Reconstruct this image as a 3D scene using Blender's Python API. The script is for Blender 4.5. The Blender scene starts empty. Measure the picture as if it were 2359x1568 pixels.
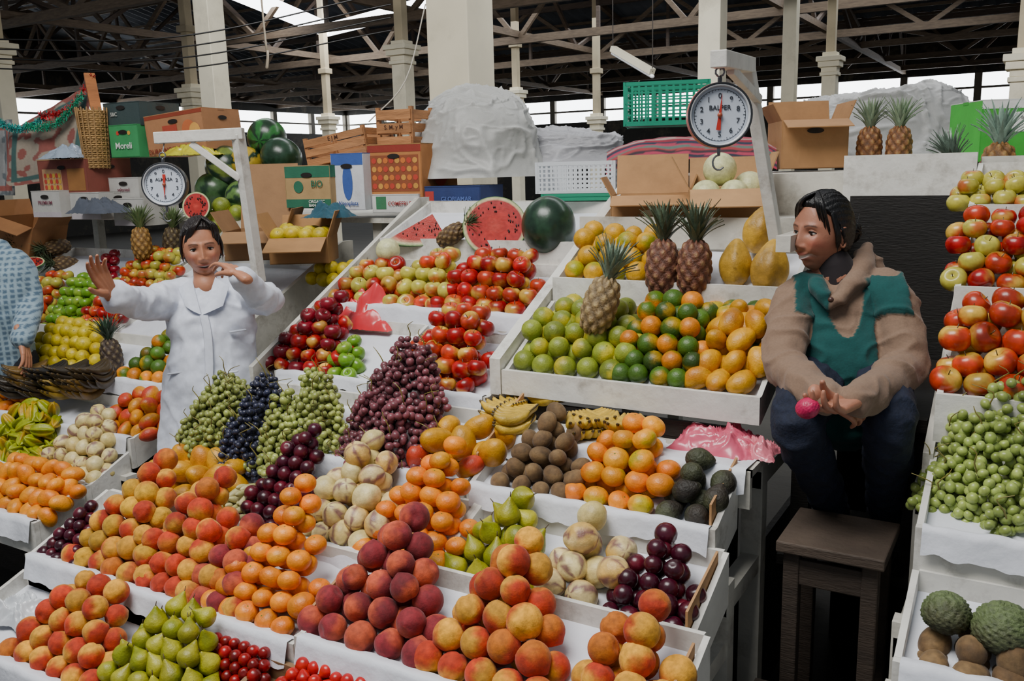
import bpy, math, random
import numpy as np
from mathutils import Vector, Matrix, noise
random.seed(7); rng=np.random.default_rng(7)
V3=lambda *a: np.array(a,float)
# ------------------------------------------------------------ camera
FPX=2050.; YAW=math.radians(31); PIT=math.radians(11); ROL=math.radians(1.5); CAM=V3(0,0,1.75)
Fw=V3(-math.sin(YAW)*math.cos(PIT),math.cos(YAW)*math.cos(PIT),-math.sin(PIT))
R0=V3(math.cos(YAW),math.sin(YAW),0); U0=np.cross(R0,Fw)
Rt=R0*math.cos(ROL)-U0*math.sin(ROL); Up=U0*math.cos(ROL)+R0*math.sin(ROL)
FH=V3(-math.sin(YAW),math.cos(YAW),0); ZZ=V3(0,0,1)
cd=bpy.data.cameras.new('camera'); co=bpy.data.objects.new('camera',cd); bpy.context.scene.collection.objects.link(co)
co.matrix_world=Matrix(((Rt[0],Up[0],-Fw[0],CAM[0]),(Rt[1],Up[1],-Fw[1],CAM[1]),(Rt[2],Up[2],-Fw[2],CAM[2]),(0,0,0,1)))
cd.sensor_width=36; cd.lens=FPX/2359*36; cd.clip_start=.05; cd.clip_end=200
bpy.context.scene.camera=co
def sight(u,v): return Fw+Rt*(u-1179.5)/FPX+Up*(784-v)/FPX
def at(u,v,t): return CAM+sight(u,v)*t
def atz(u,v,Z): d=sight(u,v); return CAM+d*((Z-CAM[2])/d[2])
def onp(u,v,T):
    d=sight(u,v); Y,Z,m=T; k=(Z-m*Y-CAM[2])/(d[2]-m*d[1]); return CAM+d*k
# ------------------------------------------------------------ colour + materials
def lin(c):
    if isinstance(c,str):
        c=[int(c[i:i+2],16)/255 for i in (0,2,4)]
    return np.array([x/12.92 if x<=.04045 else ((x+.055)/1.055)**2.4 for x in c])
def sat(c,k=1.35,g=.9):
    c=np.asarray(c,float); l=(c@np.array([.3,.6,.1]))[...,None] if c.ndim>1 else c@np.array([.3,.6,.1]); return np.clip((l+(c-l)*k)*g,0.002,1)
def attrmat(name,rough=.5,nscale=20,namt=.15,bump=.1,bscale=60,coat=0,sheen=0,grime=None,gscale=3,gamt=.5,stretch=None,emit=0,metal=0,sss=0):
    m=bpy.data.materials.new(name); m.use_nodes=True; nt=m.node_tree; N=nt.nodes; L=nt.links; b=N['Principled BSDF']
    a=N.new('ShaderNodeAttribute'); a.attribute_name='Col'
    tc=N.new('ShaderNodeTexCoord'); vec=tc.outputs['Object']
    if stretch:
        mp=N.new('ShaderNodeMapping'); mp.inputs['Scale'].default_value=stretch; L.new(vec,mp.inputs[0]); vec=mp.outputs[0]
    n=N.new('ShaderNodeTexNoise'); n.inputs['Scale'].default_value=nscale; n.inputs['Detail'].default_value=4; L.new(vec,n.inputs['Vector'])
    r=N.new('ShaderNodeMapRange'); r.inputs[1].default_value=.3; r.inputs[2].default_value=.7; r.inputs[3].default_value=1-namt; r.inputs[4].default_value=1+namt
    L.new(n.outputs['Fac'],r.inputs[0])
    mx=N.new('ShaderNodeVectorMath'); mx.operation='SCALE'; L.new(a.outputs['Color'],mx.inputs[0]); L.new(r.outputs[0],mx.inputs['Scale'])
    out=mx.outputs[0]
    if grime is not None:
        g=N.new('ShaderNodeTexNoise'); g.inputs['Scale'].default_value=gscale; g.inputs['Detail'].default_value=8; g.inputs['Roughness'].default_value=.7; L.new(vec,g.inputs['Vector'])
        gr=N.new('ShaderNodeMapRange'); gr.inputs[1].default_value=.52; gr.inputs[2].default_value=.75; gr.inputs[4].default_value=gamt; L.new(g.outputs['Fac'],gr.inputs[0])
        mm=N.new('ShaderNodeMix'); mm.data_type='RGBA'; L.new(gr.outputs[0],mm.inputs[0]); L.new(out,mm.inputs[6]); mm.inputs[7].default_value=(*lin(grime),1); out=mm.outputs[2]
    L.new(out,b.inputs['Base Color'])
    b.inputs['Roughness'].default_value=rough; b.inputs['Coat Weight'].default_value=coat; b.inputs['Coat Roughness'].default_value=.15; b.inputs['Metallic'].default_value=metal
    if sheen: b.inputs['Sheen Weight'].default_value=sheen
    if sss: b.inputs['Subsurface Weight'].default_value=sss; b.inputs['Subsurface Radius'].default_value=(.01,.004,.002); b.inputs['Subsurface Scale'].default_value=.5
    if bump:
        bn=N.new('ShaderNodeTexNoise'); bn.inputs['Scale'].default_value=bscale; bn.inputs['Detail'].default_value=5; L.new(vec,bn.inputs['Vector'])
        bp=N.new('ShaderNodeBump'); bp.inputs['Strength'].default_value=bump; bp.inputs['Distance'].default_value=.01; L.new(bn.outputs['Fac'],bp.inputs['Height']); L.new(bp.outputs[0],b.inputs['Normal'])
    if emit: L.new(out,b.inputs['Emission Color']); b.inputs['Emission Strength'].default_value=emit
    return m
M_GLOSS=attrmat('fruit_skin_glossy',.42,55,.2,.18,180)
M_SHINE=attrmat('fruit_skin_waxy',.3,55,.2,.05,90,coat=.1)
M_MATTE=attrmat('fruit_skin_fuzzy',.8,70,.3,.16,220,sheen=.1)
M_ROUGH=attrmat('fruit_skin_rough',.6,70,.3,.5,120)
M_GRAPE=attrmat('grape_skin',.33,80,.25,.05,100,sheen=.1)
M_WHITE=attrmat('painted_white_wood',.6,12,.09,.25,30,grime='6f6250',gscale=7,gamt=.75)
M_WOOD=attrmat('raw_wood',.7,8,.25,.3,40,stretch=(1,1,6))
M_CARD=attrmat('cardboard',.75,15,.08,.1,80,grime='6b4a2c',gscale=3,gamt=.3)
M_PAPER=attrmat('paper_liner',.6,10,.05,.7,14)
M_PLAST=attrmat('plastic',.35,10,.05,.02,30)
M_BAG=attrmat('thin_plastic_film',.3,10,.1,.12,20,coat=.4)
M_CLOTH=attrmat('cotton_cloth',.85,60,.06,.25,18,sheen=.1)
M_FLEECE=attrmat('fleece_cloth',.95,160,.08,.12,160,sheen=.1)
M_DENIM=attrmat('denim',.85,90,.25,.3,120)
M_SKIN=attrmat('skin',.5,60,.06,.08,160,sss=.1)
M_HAIR=attrmat('hair',.38,30,.3,.4,60,stretch=(4,4,1))
M_TARP=attrmat('woven_tarp',.5,200,.06,.12,10,grime='9a9a96',gscale=3,gamt=.25)
M_PLASTER=attrmat('painted_plaster',.7,4,.06,.1,15,grime='8f8268',gscale=1.5,gamt=.5)
M_ROOF=attrmat('corrugated_roof',.6,1.2,.35,.1,10,grime='1c1f24',gscale=.6,gamt=.7)
M_METAL=attrmat('metal',.3,20,.1,.05,40,metal=.7)
M_LIGHT=attrmat('daylit_skylight_sheet',.5,2,.05,0,10,emit=8)
# ------------------------------------------------------------ mesh builder
class B:
    def __init__(s): s.V=[];s.F=[];s.C=[];s.M=[];s.S=[];s.n=0
    def add(s,V,F,C,mi=0,smooth=True):
        V=np.asarray(V,float).reshape(-1,3); F=np.asarray(F,int); C=np.asarray(C,float)
        if C.ndim==1: C=np.tile(C,(len(V),1))
        s.V.append(V); s.C.append(C); s.F+= (F+s.n).tolist(); s.M+=[mi]*len(F); s.S+=[smooth]*len(F); s.n+=len(V)
    def obj(s,name,mats,parent=None,bevel=0):
        me=bpy.data.meshes.new(name); V=np.concatenate(s.V); me.from_pydata(V.tolist(),[],s.F)
        for m in (mats if isinstance(mats,(list,tuple)) else [mats]): me.materials.append(m)
        me.polygons.foreach_set('material_index',s.M); me.polygons.foreach_set('use_smooth',s.S)
        ca=me.color_attributes.new('Col','FLOAT_COLOR','POINT'); C=np.concatenate(s.C); C=np.hstack([C,np.ones((len(C),1))])
        ca.data.foreach_set('color',C.ravel()); me.update()
        o=bpy.data.objects.new(name,me); bpy.context.scene.collection.objects.link(o)
        if parent: o.parent=parent
        if bevel:
            bm=o.modifiers.new('bevel','BEVEL'); bm.width=bevel; bm.segments=2; bm.limit_method='ANGLE'
        return o
def empty(name):
    o=bpy.data.objects.new(name,None); bpy.context.scene.collection.objects.link(o); return o
def unit(v): v=np.asarray(v,float); return v/max(np.linalg.norm(v),1e-9)
BF=np.array([[0,3,2,1],[4,5,6,7],[0,1,5,4],[1,2,6,5],[2,3,7,6],[3,0,4,7]])
def box(b,c,size,col,R=np.eye(3),mi=0):
    s=np.array(size)/2; P=np.array([[-1,-1,-1],[1,-1,-1],[1,1,-1],[-1,1,-1],[-1,-1,1],[1,-1,1],[1,1,1],[-1,1,1]])*s
    b.add(P@R.T+np.array(c),BF,col,mi,False)
def box2(b,x0,x1,y0,y1,z0,z1,col,mi=0): box(b,((x0+x1)/2,(y0+y1)/2,(z0+z1)/2),(x1-x0,y1-y0,z1-z0),col,mi=mi)
def beam(b,p,q,w,d,col,ref=ZZ,mi=0):
    p=np.array(p);q=np.array(q); a=unit(q-p); r=ref if abs(np.dot(a,ref))<.95 else V3(1,0,0)
    x=unit(np.cross(a,r)); y=np.cross(x,a)*-1
    box(b,(p+q)/2,(w,d,np.linalg.norm(q-p)),col,np.stack([x,y,a],1),mi)
def prism(b,yz,x0,x1,col,mi=0):
    n=len(yz); P=[(x0,y,z) for y,z in yz]+[(x1,y,z) for y,z in yz]
    b.add(P,[[i,(i+1)%n,n+(i+1)%n,n+i] for i in range(n)],col,mi,False)
    b2=[list(range(n))[::-1]]; b3=[list(range(n,2*n))]
    s=b.n; b.V.append(np.array(P,float)); b.C.append(np.tile(col,(2*n,1))); b.F+=[[i+s for i in b2[0]],[i+s for i in b3[0]]]; b.M+=[mi]*2; b.S+=[False]*2; b.n+=2*n
def grid(b,P,col,mi=0,smooth=True,closeu=False):
    P=np.asarray(P,float); nu,nv=P.shape[:2]; F=[]
    for i in range(nu if closeu else nu-1):
        for j in range(nv-1):
            a=i*nv+j; c=((i+1)%nu)*nv+j; F.append([a,c,c+1,a+1])
    C=np.asarray(col,float)
    if C.ndim==3: C=C.reshape(-1,3)
    b.add(P.reshape(-1,3),F,C,mi,smooth)
def rotm(axis,a):
    return np.array(Matrix.Rotation(a,3,Vector(axis)))
def basis(f,up=ZZ):
    f=unit(f); x=unit(np.cross(f,up)); z=np.cross(x,f); return np.stack([x,f,z],1)
def randrot():
    q=rng.normal(size=4); q/=np.linalg.norm(q); w,x,y,z=q
    return np.array([[1-2*(y*y+z*z),2*(x*y-z*w),2*(x*z+y*w)],[2*(x*y+z*w),1-2*(x*x+z*z),2*(y*z-x*w)],[2*(x*z-y*w),2*(y*z+x*w),1-2*(x*x+y*y)]])
def tiltrot(a=.4):
    return rotm((0,0,1),rng.uniform(0,6.28))@rotm((1,0,0),rng.normal()*a)@rotm((0,0,1),rng.uniform(0,6.28))
def catmull(P,n):
    P=np.asarray(P,float); P=np.vstack([2*P[0]-P[1],P,2*P[-1]-P[-2]]); out=[]
    for i in range(1,len(P)-2):
        for k in range(n):
            t=k/n; a,b_,c,d=P[i-1],P[i],P[i+1],P[i+2]
            out.append(.5*((2*b_)+(-a+c)*t+(2*a-5*b_+4*c-d)*t*t+(-a+3*b_-3*c+d)*t**3))
    out.append(P[-2]); return np.array(out)
def tube(b,pts,rad,col,ref=None,nseg=14,sub=5,cap=True,mi=0):
    """tapered, rounded-end tube. rad: list of r or (ra,rb); ra along ref"""
    pts=np.asarray(pts,float); rad=np.array([(r,r) if np.isscalar(r) else r for r in rad],float)
    D=catmull(np.hstack([pts,rad]),sub) if sub>1 else np.hstack([pts,rad])
    P=D[:,:3]; Rr=np.maximum(D[:,3:],.0004); T=np.gradient(P,axis=0); T=T/np.maximum(np.linalg.norm(T,axis=1,keepdims=True),1e-9)
    rings=[]; a=np.linspace(0,2*math.pi,nseg,endpoint=False); x=None
    seq=[(P[i],T[i],Rr[i]) for i in range(len(P))]
    if cap:
        s=[(P[0]-T[0]*Rr[0].min()*math.sin(k),T[0],Rr[0]*max(math.cos(k),.02)) for k in (1.57,1.1,.55)]
        e=[(P[-1]+T[-1]*Rr[-1].min()*math.sin(k),T[-1],Rr[-1]*max(math.cos(k),.02)) for k in (.55,1.1,1.57)]
        seq=s+seq+e
    for p,t,r in seq:
        if ref is not None: x=ref-t*np.dot(ref,t)
        elif x is None: x=np.cross(t,ZZ if abs(t[2])<.9 else V3(1,0,0))
        else: x=x-t*np.dot(x,t)
        x=unit(x); y=np.cross(t,x)
        rings.append(p+np.outer(np.cos(a),x)*r[0]+np.outer(np.sin(a),y)*r[1])
    R_=np.array(rings); n=len(R_); F=[]
    for i in range(n-1):
        for j in range(nseg): F.append([i*nseg+j,i*nseg+(j+1)%nseg,(i+1)*nseg+(j+1)%nseg,(i+1)*nseg+j])
    b.add(R_.reshape(-1,3),F,col,mi)
    s=b.n-n*nseg; b.F+=[[s+j for j in range(nseg)][::-1],[s+(n-1)*nseg+j for j in range(nseg)]]; b.M+=[mi]*2; b.S+=[True]*2
def sph(nu,nv):
    V=[(0,0,1)]
    for i in range(1,nv):
        t=math.pi*i/nv
        for j in range(nu):
            p=2*math.pi*j/nu; V.append((math.sin(t)*math.cos(p),math.sin(t)*math.sin(p),math.cos(t)))
    V.append((0,0,-1)); F=[]
    for j in range(nu): F.append([0,1+j,1+(j+1)%nu])
    for i in range(nv-2):
        for j in range(nu):
            a=1+i*nu+j;b_=1+i*nu+(j+1)%nu;c=a+nu;d=b_+nu; F+= [[a,c,d],[a,d,b_]]
    l=len(V)-1;o=1+(nv-2)*nu
    for j in range(nu): F.append([o+j,l,o+(j+1)%nu])
    return np.array(V),np.array(F)
def n3(p,k=3.,s=0.):
    x,y,z=p[...,0]*k+s,p[...,1]*k+s*1.7,p[...,2]*k-s
    return (np.sin(x+1.3*np.sin(y*1.1+s))*np.cos(y*1.2+np.sin(z*1.3))+np.sin(z*1.7+x*.6)*np.cos(x*2.1-y))*.5
def ss(a,b_,x): t=np.clip((x-a)/(b_-a),0,1); return t*t*(3-2*t)
def ell(b,c,r,col,R=np.eye(3),nu=20,nv=14,mi=0):
    V,F=sph(nu,nv); b.add((V*np.array(r))@R.T+np.array(c),F,col,mi)
# ------------------------------------------------------------ fruit templates
S1=sph(22,15); S2=sph(10,7); S3=sph(56,36); S4=sph(80,50)
th=lambda V: np.arccos(np.clip(V[:,2],-1,1))
def addstem(V,F,z0,h,r=.06,lean=.1):
    a=np.linspace(0,6.283,5,endpoint=False); n=len(V); R1=np.stack([np.cos(a)*r,np.sin(a)*r,0*a+z0],1); R2=R1*[.7,.7,1]+[lean,0,h]
    f=[]
    for j in range(5): f+=[[n+j,n+(j+1)%5,n+5+(j+1)%5],[n+j,n+5+(j+1)%5,n+5+j]]
    f+=[[n+5,n+6,n+7],[n+5,n+7,n+8],[n+5,n+8,n+9]]
    return np.vstack([V,R1,R2]),np.vstack([F,f]),n
def TM(kind):
    V,F=S1; V=V.copy(); t=th(V); ph=np.arctan2(V[:,1],V[:,0]); ns=len(V)
    if kind=='apple':
        V*=[1,1,.9]; V[:,:2]*=(1+.06*np.sin(t)*np.cos(t))[:,None]; V[:,2]-=.42*np.exp(-(t/.35)**2); V[:,2]+=.25*np.exp(-((math.pi-t)/.35)**2)
        V,F,ns=addstem(V,F,.45,.5,.045)
    elif kind=='peach':
        g=1-.11*np.exp(-(ph/.2)**2)*np.sin(t); V*=g[:,None]; V[:,2]-=.22*np.exp(-(t/.35)**2); V[:,2]-=.14*np.exp(-((math.pi-t)/.22)**2)
    elif kind=='mandarin':
        V*=[1,1,.84]; V[:,2]-=.10*np.exp(-(t/.3)**2); V[:,2]+=.10*np.exp(-((math.pi-t)/.3)**2)
        V,F,ns=addstem(V,F,.7,.06,.1,0)
    elif kind=='round': V,F,ns=addstem(V,F,.96,.07,.08,0)
    elif kind=='plum': g=1-.05*np.exp(-(ph/.2)**2)*np.sin(t); V*=g[:,None]; V[:,2]-=.15*np.exp(-(t/.3)**2)
    elif kind=='pear':
        z=np.cos(t); rr=np.sin(t)*np.where(z<0,1,1-.62*ss(0,.95,z)); V=np.stack([rr*np.cos(ph),rr*np.sin(ph),np.where(z<0,z*.9,z*1.5)],1)
        V,F,ns=addstem(V,F,1.45,.45,.05,.12)
    elif kind=='mango': V*=[.92,.8,1.22]; V[:,0]+=.12*V[:,2]**2
    elif kind=='kiwi': V*=[.95,.9,1.2]
    elif kind=='avocado':
        z=V[:,2]; V[:,:2]*=(1-.28*ss(-.2,1,z))[:,None]; V[:,2]*=1.25; V*=(1+.02*n3(V,14))[:,None]
    elif kind=='pepino': z=V[:,2]; V[:,:2]*=(1-.12*ss(0,1,z))[:,None]*(1+.03*np.cos(5*ph))[:,None]; V[:,2]*=1.12
    elif kind=='papaya': V=S3[0].copy(); F=S3[1]; z=V[:,2].copy(); t=th(V); V[:,:2]*=(1-.3*ss(-.1,1,z))[:,None]*(1+.05*np.cos(5*np.arctan2(V[:,1],V[:,0])))[:,None]; V[:,2]*=1.55; V*=(1+.015*n3(V,6))[:,None]; ns=len(V)
    elif kind=='melon': V=S3[0].copy(); F=S3[1]; ns=len(V)
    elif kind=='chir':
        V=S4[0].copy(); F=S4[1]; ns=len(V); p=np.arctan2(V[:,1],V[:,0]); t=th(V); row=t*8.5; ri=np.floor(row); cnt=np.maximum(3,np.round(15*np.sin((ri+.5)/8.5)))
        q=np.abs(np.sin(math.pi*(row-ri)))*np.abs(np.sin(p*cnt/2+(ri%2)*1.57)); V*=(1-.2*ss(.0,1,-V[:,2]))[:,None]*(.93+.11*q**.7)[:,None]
    elif kind=='long': V*=[.8,.8,2.3]
    elif kind=='straw': z=V[:,2].copy(); V[:,:2]*=(1-.45*ss(.2,-1,z))[:,None]; V[:,2]*=1.15
    elif kind=='star':
        V[:,:2]*=(.72+.28*np.cos(5*ph))[:,None]; V[:,2]*=1.6
    return V,F,ns
TEM={}
K={
'peach':('peach','d8a04c','b03e26',-.45,.5,.15,'r',M_MATTE),
'peachy':('peach','c89c44','ac5c34',.0,.9,.15,'r',M_MATTE),
'nect':('peach','b8583e','7c282e',-.8,.4,.17,'r',M_MATTE),
'mand':('mandarin','e89216','dc7c0c',-.6,.8,.13,'t',M_GLOSS),
'mandy':('mandarin','e09a1c','b4a02c',.3,.9,.15,'t',M_GLOSS),
'gmand':('round','466428','a4862e',.45,1.0,.24,'t',M_GLOSS),
'omand':('round','d48624','5a7828',.1,.9,.2,'t',M_GLOSS),
'lime':('round','869242','b2a648',.1,.8,.18,'t',M_GLOSS),
'yor':('round','c89a2a','9c9a34',.2,.9,.12,'t',M_GLOSS),
'plum':('plum','380c1c','5a1a26',-.2,.9,.22,'r',M_SHINE),
'cherry':('plum','781018','9c2024',.0,.9,.2,'r',M_SHINE),
'pear':('pear','a8a446','828834',-.3,.8,.12,'p',M_GLOSS),
'ared':('apple','9c2424','c49854',.35,1.0,.2,'t',M_SHINE),
'arp':('apple','b04230','cca858',.05,.8,.17,'t',M_SHINE),
'ayel':('apple','c0b860','b86a42',.4,1.0,.1,'t',M_SHINE),
'agre':('apple','6c9438','8ea84c',.2,.9,.1,'t',M_SHINE),
'adark':('apple','781a26','5c121a',-.2,.9,.17,'t',M_SHINE),
'kiwi':('kiwi','7c6240','644c30',-.5,.6,.12,'r',M_MATTE),
'avo':('avocado','40442c','302a22',-.5,.6,.22,'r',M_ROUGH),
'pep':('pepino','e0d094','d4c07c',-.5,.6,.06,'r',M_GLOSS),
'pepp':('pepino','e4ce94','d8b060',-.3,.9,.06,'r',M_GLOSS),
'mangoy':('mango','cc9834','b47834',.2,1.,.1,'r',M_GLOSS),
'mangor':('mango','cc8c38','b44838',-.3,.5,.12,'r',M_GLOSS),
'tamar':('mango','e89a18','d88014',-.3,.9,.08,'r',M_GLOSS),
'papa':('papaya','ccA03c','b08838',-.2,.8,.06,'u',M_GLOSS),
'quince':('round','c8b448','b8a03c',.1,.9,.08,'r',M_GLOSS),
'melon':('melon','d4d4a0','c4c08c',.2,.9,.04,'r',M_GLOSS),
'chir':('chir','586640','484a32',-.2,.9,.1,'t',M_ROUGH),
'pacay':('long','ccc490','b0ac70',-.3,.9,.06,'h',M_GLOSS),
'straw':('straw','b02020','c83828',.1,.9,.1,'r',M_SHINE),
'star':('star','949c30','b09030',.1,.8,.1,'r',M_GLOSS),
}
def putfruit(b,kind,pos,r,R=None):
    tk,c1,c2,lo,hi,var,ori,_=K[kind]
    if tk not in TEM: TEM[tk]=TM(tk)
    V,F,ns=TEM[tk]
    if R is None:
        R={'r':randrot,'t':lambda:tiltrot(.45),'p':lambda:tiltrot(.5) if rng.random()<.6 else randrot(),'u':lambda:tiltrot(.1),'h':lambda:rotm((0,0,1),rng.normal()*.4)@rotm((1,0,0),1.57+rng.normal()*.2)}[ori]()
    g=unit(rng.normal(size=3)); s=rng.uniform(0,9); D=V/np.maximum(np.linalg.norm(V,axis=1,keepdims=True),1e-6)
    f=ss(lo,hi,D@g+.35*n3(D,2.6,s)+.15*n3(D,8,s+1)); A=lin(c1)*(1+rng.normal()*var); Bc=lin(c2)*(1+rng.normal()*var)
    if tk=='mandarin' and rng.random()<.25: A=lin('dc9c18')
    if kind=='peach' and rng.random()<.3: A=lin('b86c34')
    C=A*(1-f)[:,None]+Bc*f[:,None]
    ph=np.arctan2(V[:,1],V[:,0])
    if kind in('ared','arp'):
        C=C*(1+.25*np.sin(ph*17+s)*(1-f))[:,None]; t=th(D); C=C+np.outer(np.exp(-(t/.35)**2)*.25,lin('c8b04a'))
    if kind=='pepp' or (kind=='pep' and rng.random()<.5):
        st=ss(.45,.8,np.sin(ph*4+1.2*n3(D,3,s)+s)+.5*n3(D,5,s)); C=C*(1-st[:,None]*.8)+lin('6a3450')*st[:,None]*.8
    if kind in('mangoy','papa','quince','tamar','melon'):
        st=ss(.55,.9,n3(D,9,s)*n3(D,4,s+2)+.25); C=C*(1-.45*st[:,None])
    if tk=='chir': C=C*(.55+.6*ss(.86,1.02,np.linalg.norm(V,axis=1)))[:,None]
    C=sat(np.clip(C,0,1),1.15 if kind not in('melon','pep','pepp','kiwi','pacay','avo','chir','papa') else 1.03,.92); C[ns:]=lin('4a3a1c')
    if tk in('mandarin','round'): C[ns:]=lin('5a6a20')
    b.add(V@R.T*(r*(1+rng.normal()*.05))+np.array(pos),F,C)
def pile(name,kinds,T,uL,vL,uR,vR,rows,r,shrink=1,deep=2,zo=0,peak=None,a=1.,hz=1.36):
    """stepped heap standing on the inclined tray plane T=(Yfront,Zfront,slope)"""
    if isinstance(kinds,str): kinds=[kinds]
    y0=(onp(uL,vL,T)[1]+onp(uR,vR,T)[1])/2
    if y0<T[0]+.12: y0=T[0]+r*1.05
    y0=min(y0,T[0]+.24); z0=T[1]+T[2]*(y0-T[0])+zo
    X=[]
    for u,v in ((uL,vL),(uR,vR)):
        for _ in range(3):
            d=sight(u,v); k=y0/d[1]; v+=((CAM[2]+d[2]*k)-(z0+r))*FPX/k
        X.append(d[0]*y0/d[1])
    x0,x1=min(X),max(X)
    lim={1:-.665,2:-.625,3:-.575}.get({id(T3):1,id(T2):2,id(TR):3}.get(id(T)))
    if lim: x1=min(x1,lim-.02-r); x0=min(x0,x1)
    pilew(name,kinds,x0,x1,y0,z0,rows,r,shrink,deep,peak,a,hz,T[2])
def pilew(name,kinds,x0,x1,y0,z0,rows,r,shrink=1,deep=2,peak=None,a=1.,hz=1.36,slope=0.):
    if isinstance(kinds,str): kinds=[kinds]
    b=B(); nx=max(1,int(round((x1-x0)/(2*r)))+1); dx=(x1-x0)/max(nx-1,1) if nx>1 else 2*r; dx=max(dx,1.9*r)
    px=.5 if peak is None else peak
    for i in range(rows):
        k=int(i*shrink); n=nx-k
        if n<=0: break
        off=k*dx*px
        if shrink<1: off=(i%2)*dx*.5 + k*dx*px
        for j in range(n):
            for d in range(deep):
                q=V3(x0+off+j*dx, y0+i*r*a+d*2*r, z0+r*.9+i*r*hz+d*2*r*slope*.8)+rng.normal(size=3)*r*.1
                kk=kinds[int(rng.integers(len(kinds)))]
                putfruit(b,kk,q,r)
    b.obj(name,K[kinds[0]][7])
# ------------------------------------------------------------ fixtures
WH=lin('dad8d0'); WH2=lin('ccc9be'); PAP=lin('dde0e8'); DK=lin('2a231c'); KR=lin('b08456')
def hang_paper(b,x0,x1,y,z,drop,back=.034):
    n=int((x1-x0)/.01)+2; xs=np.linspace(x0,x1,n); s=rng.uniform(0,9); P=np.zeros((n,7,3))
    w=np.array([noise.noise(Vector((x*9,s,0))) for x in xs]); rag=np.array([noise.noise(Vector((x*3,s+5,0)))*.04+noise.noise(Vector((x*22,s+2,0)))*.016 for x in xs]); top=np.array([abs(noise.noise(Vector((x*12,s+9,0))))*.012 for x in xs])
    for j in range(7):
        f=max(j-2,0)/4
        P[:,j,0]=xs; P[:,j,1]=y-.004-f*(.016+.016*w)-.003*np.abs(w); P[:,j,2]=z+.004+top*(1-f)-f*(drop*.75+rag)
    P[:,0,1]=y+back; P[:,0,2]-=.008; P[:,1,1]=y+.012
    grid(b,P,PAP,1)
def tray(name,x0,x1,T,depth,lip=.035,below=.09,side=.05,liner=True,back=True,fcol=PAP,wc=None):
    Y,Z,m=T; b=B(); yb=Y+depth; zb=Z+m*depth; WH_=WH if wc is None else wc
    prism(b,[(Y,Z-.015),(yb,zb-.015),(yb,zb),(Y,Z)],x0,x1,fcol,1)
    box2(b,x0-.015,x1+.015,Y-.02,Y,Z-below,Z+lip,WH_)
    for x in (x0-.0148,x1): prism(b,[(Y+.001,Z-below),(yb,zb-below),(yb,zb+side),(Y+.001,Z+lip)],x,x+.0148,WH_)
    if back: box2(b,x0,x1,yb,yb+.015,zb-.1,zb+side,WH_)
    if liner: hang_paper(b,x0,x1,Y-.02,Z+lip,below)
    return b.obj(name,[M_WHITE,M_PAPER])
m_=.35
T0=(1.20,.42,.3);T1=(1.47,.565,m_);T2=(1.78,.665,m_);T3=(2.06,.815,m_);TR=(1.47,.59,m_)
tray('fruit_tray',-2.68,-1.72,T0,.25); tray('fruit_crate',-1.60,-1.20,(1.22,.46,.2),.21,liner=False,wc=lin('8a6a48'),fcol=lin('7a5c40'))
tray('fruit_tray',-2.66,-1.545,T1,.28); tray('fruit_tray',-1.51,-.575,TR,.27)
tray('fruit_tray',-2.5,-1.36,T2,.25); tray('fruit_tray',-1.33,-.625,T2,.25)
tray('fruit_tray',-2.55,-1.42,T3,.3); tray('fruit_tray',-1.38,-.665,T3,.17)
T4=(2.42,1.075,.42); T5=(2.78,1.33,.4); T6=(3.08,1.545,.0)
tray('fruit_tray',-1.47,-.66,T4,.33,liner=False,side=.07,lip=.03,below=.05); tray('fruit_tray',-1.47,-.66,T5,.28,liner=False,side=.07,below=.12)
C4=(2.42,.97,.4); C5=(2.80,1.18,.4); C6=(3.16,1.42,.35)
tray('fruit_tray',-2.5,-2.05,C4,.34); tray('fruit_tray',-2.0,-1.56,C4,.34)
tray('fruit_tray',-2.55,-1.56,C5,.33); tray('fruit_tray',-2.55,-1.56,C6,.36,liner=False)
L1=(1.75,.48,.35);L15=(1.97,.55,.35);L2=(2.18,.68,.35);L3=(2.42,.84,.35);L4=(2.75,.92,.4);L5=(3.1,1.13,.4)
for T,d in ((L1,.19),(L15,.18),(L2,.2),(L3,.3),(L4,.32),(L5,.35)):
    tray('fruit_tray',-4.1,-3.12,T,d,liner=T[0]<2.6); tray('fruit_tray',-5.3,-4.15,T,d,liner=False)
Q1=(1.60,.53,.3);Q2=(1.86,.69,.3);Q3=(2.14,.88,.35);Q4=(2.42,1.13,.4);Q5=(2.75,1.36,.4);Q6=(3.05,1.57,.35)
for T,d in ((Q1,.22),(Q2,.25),(Q3,.25),(Q4,.3),(Q5,.27),(Q6,.3)):
    tray('fruit_tray',-.19,.75,T,d,liner=T[0]<2.3,fcol=PAP if T[0]<2.3 else WH)
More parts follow.
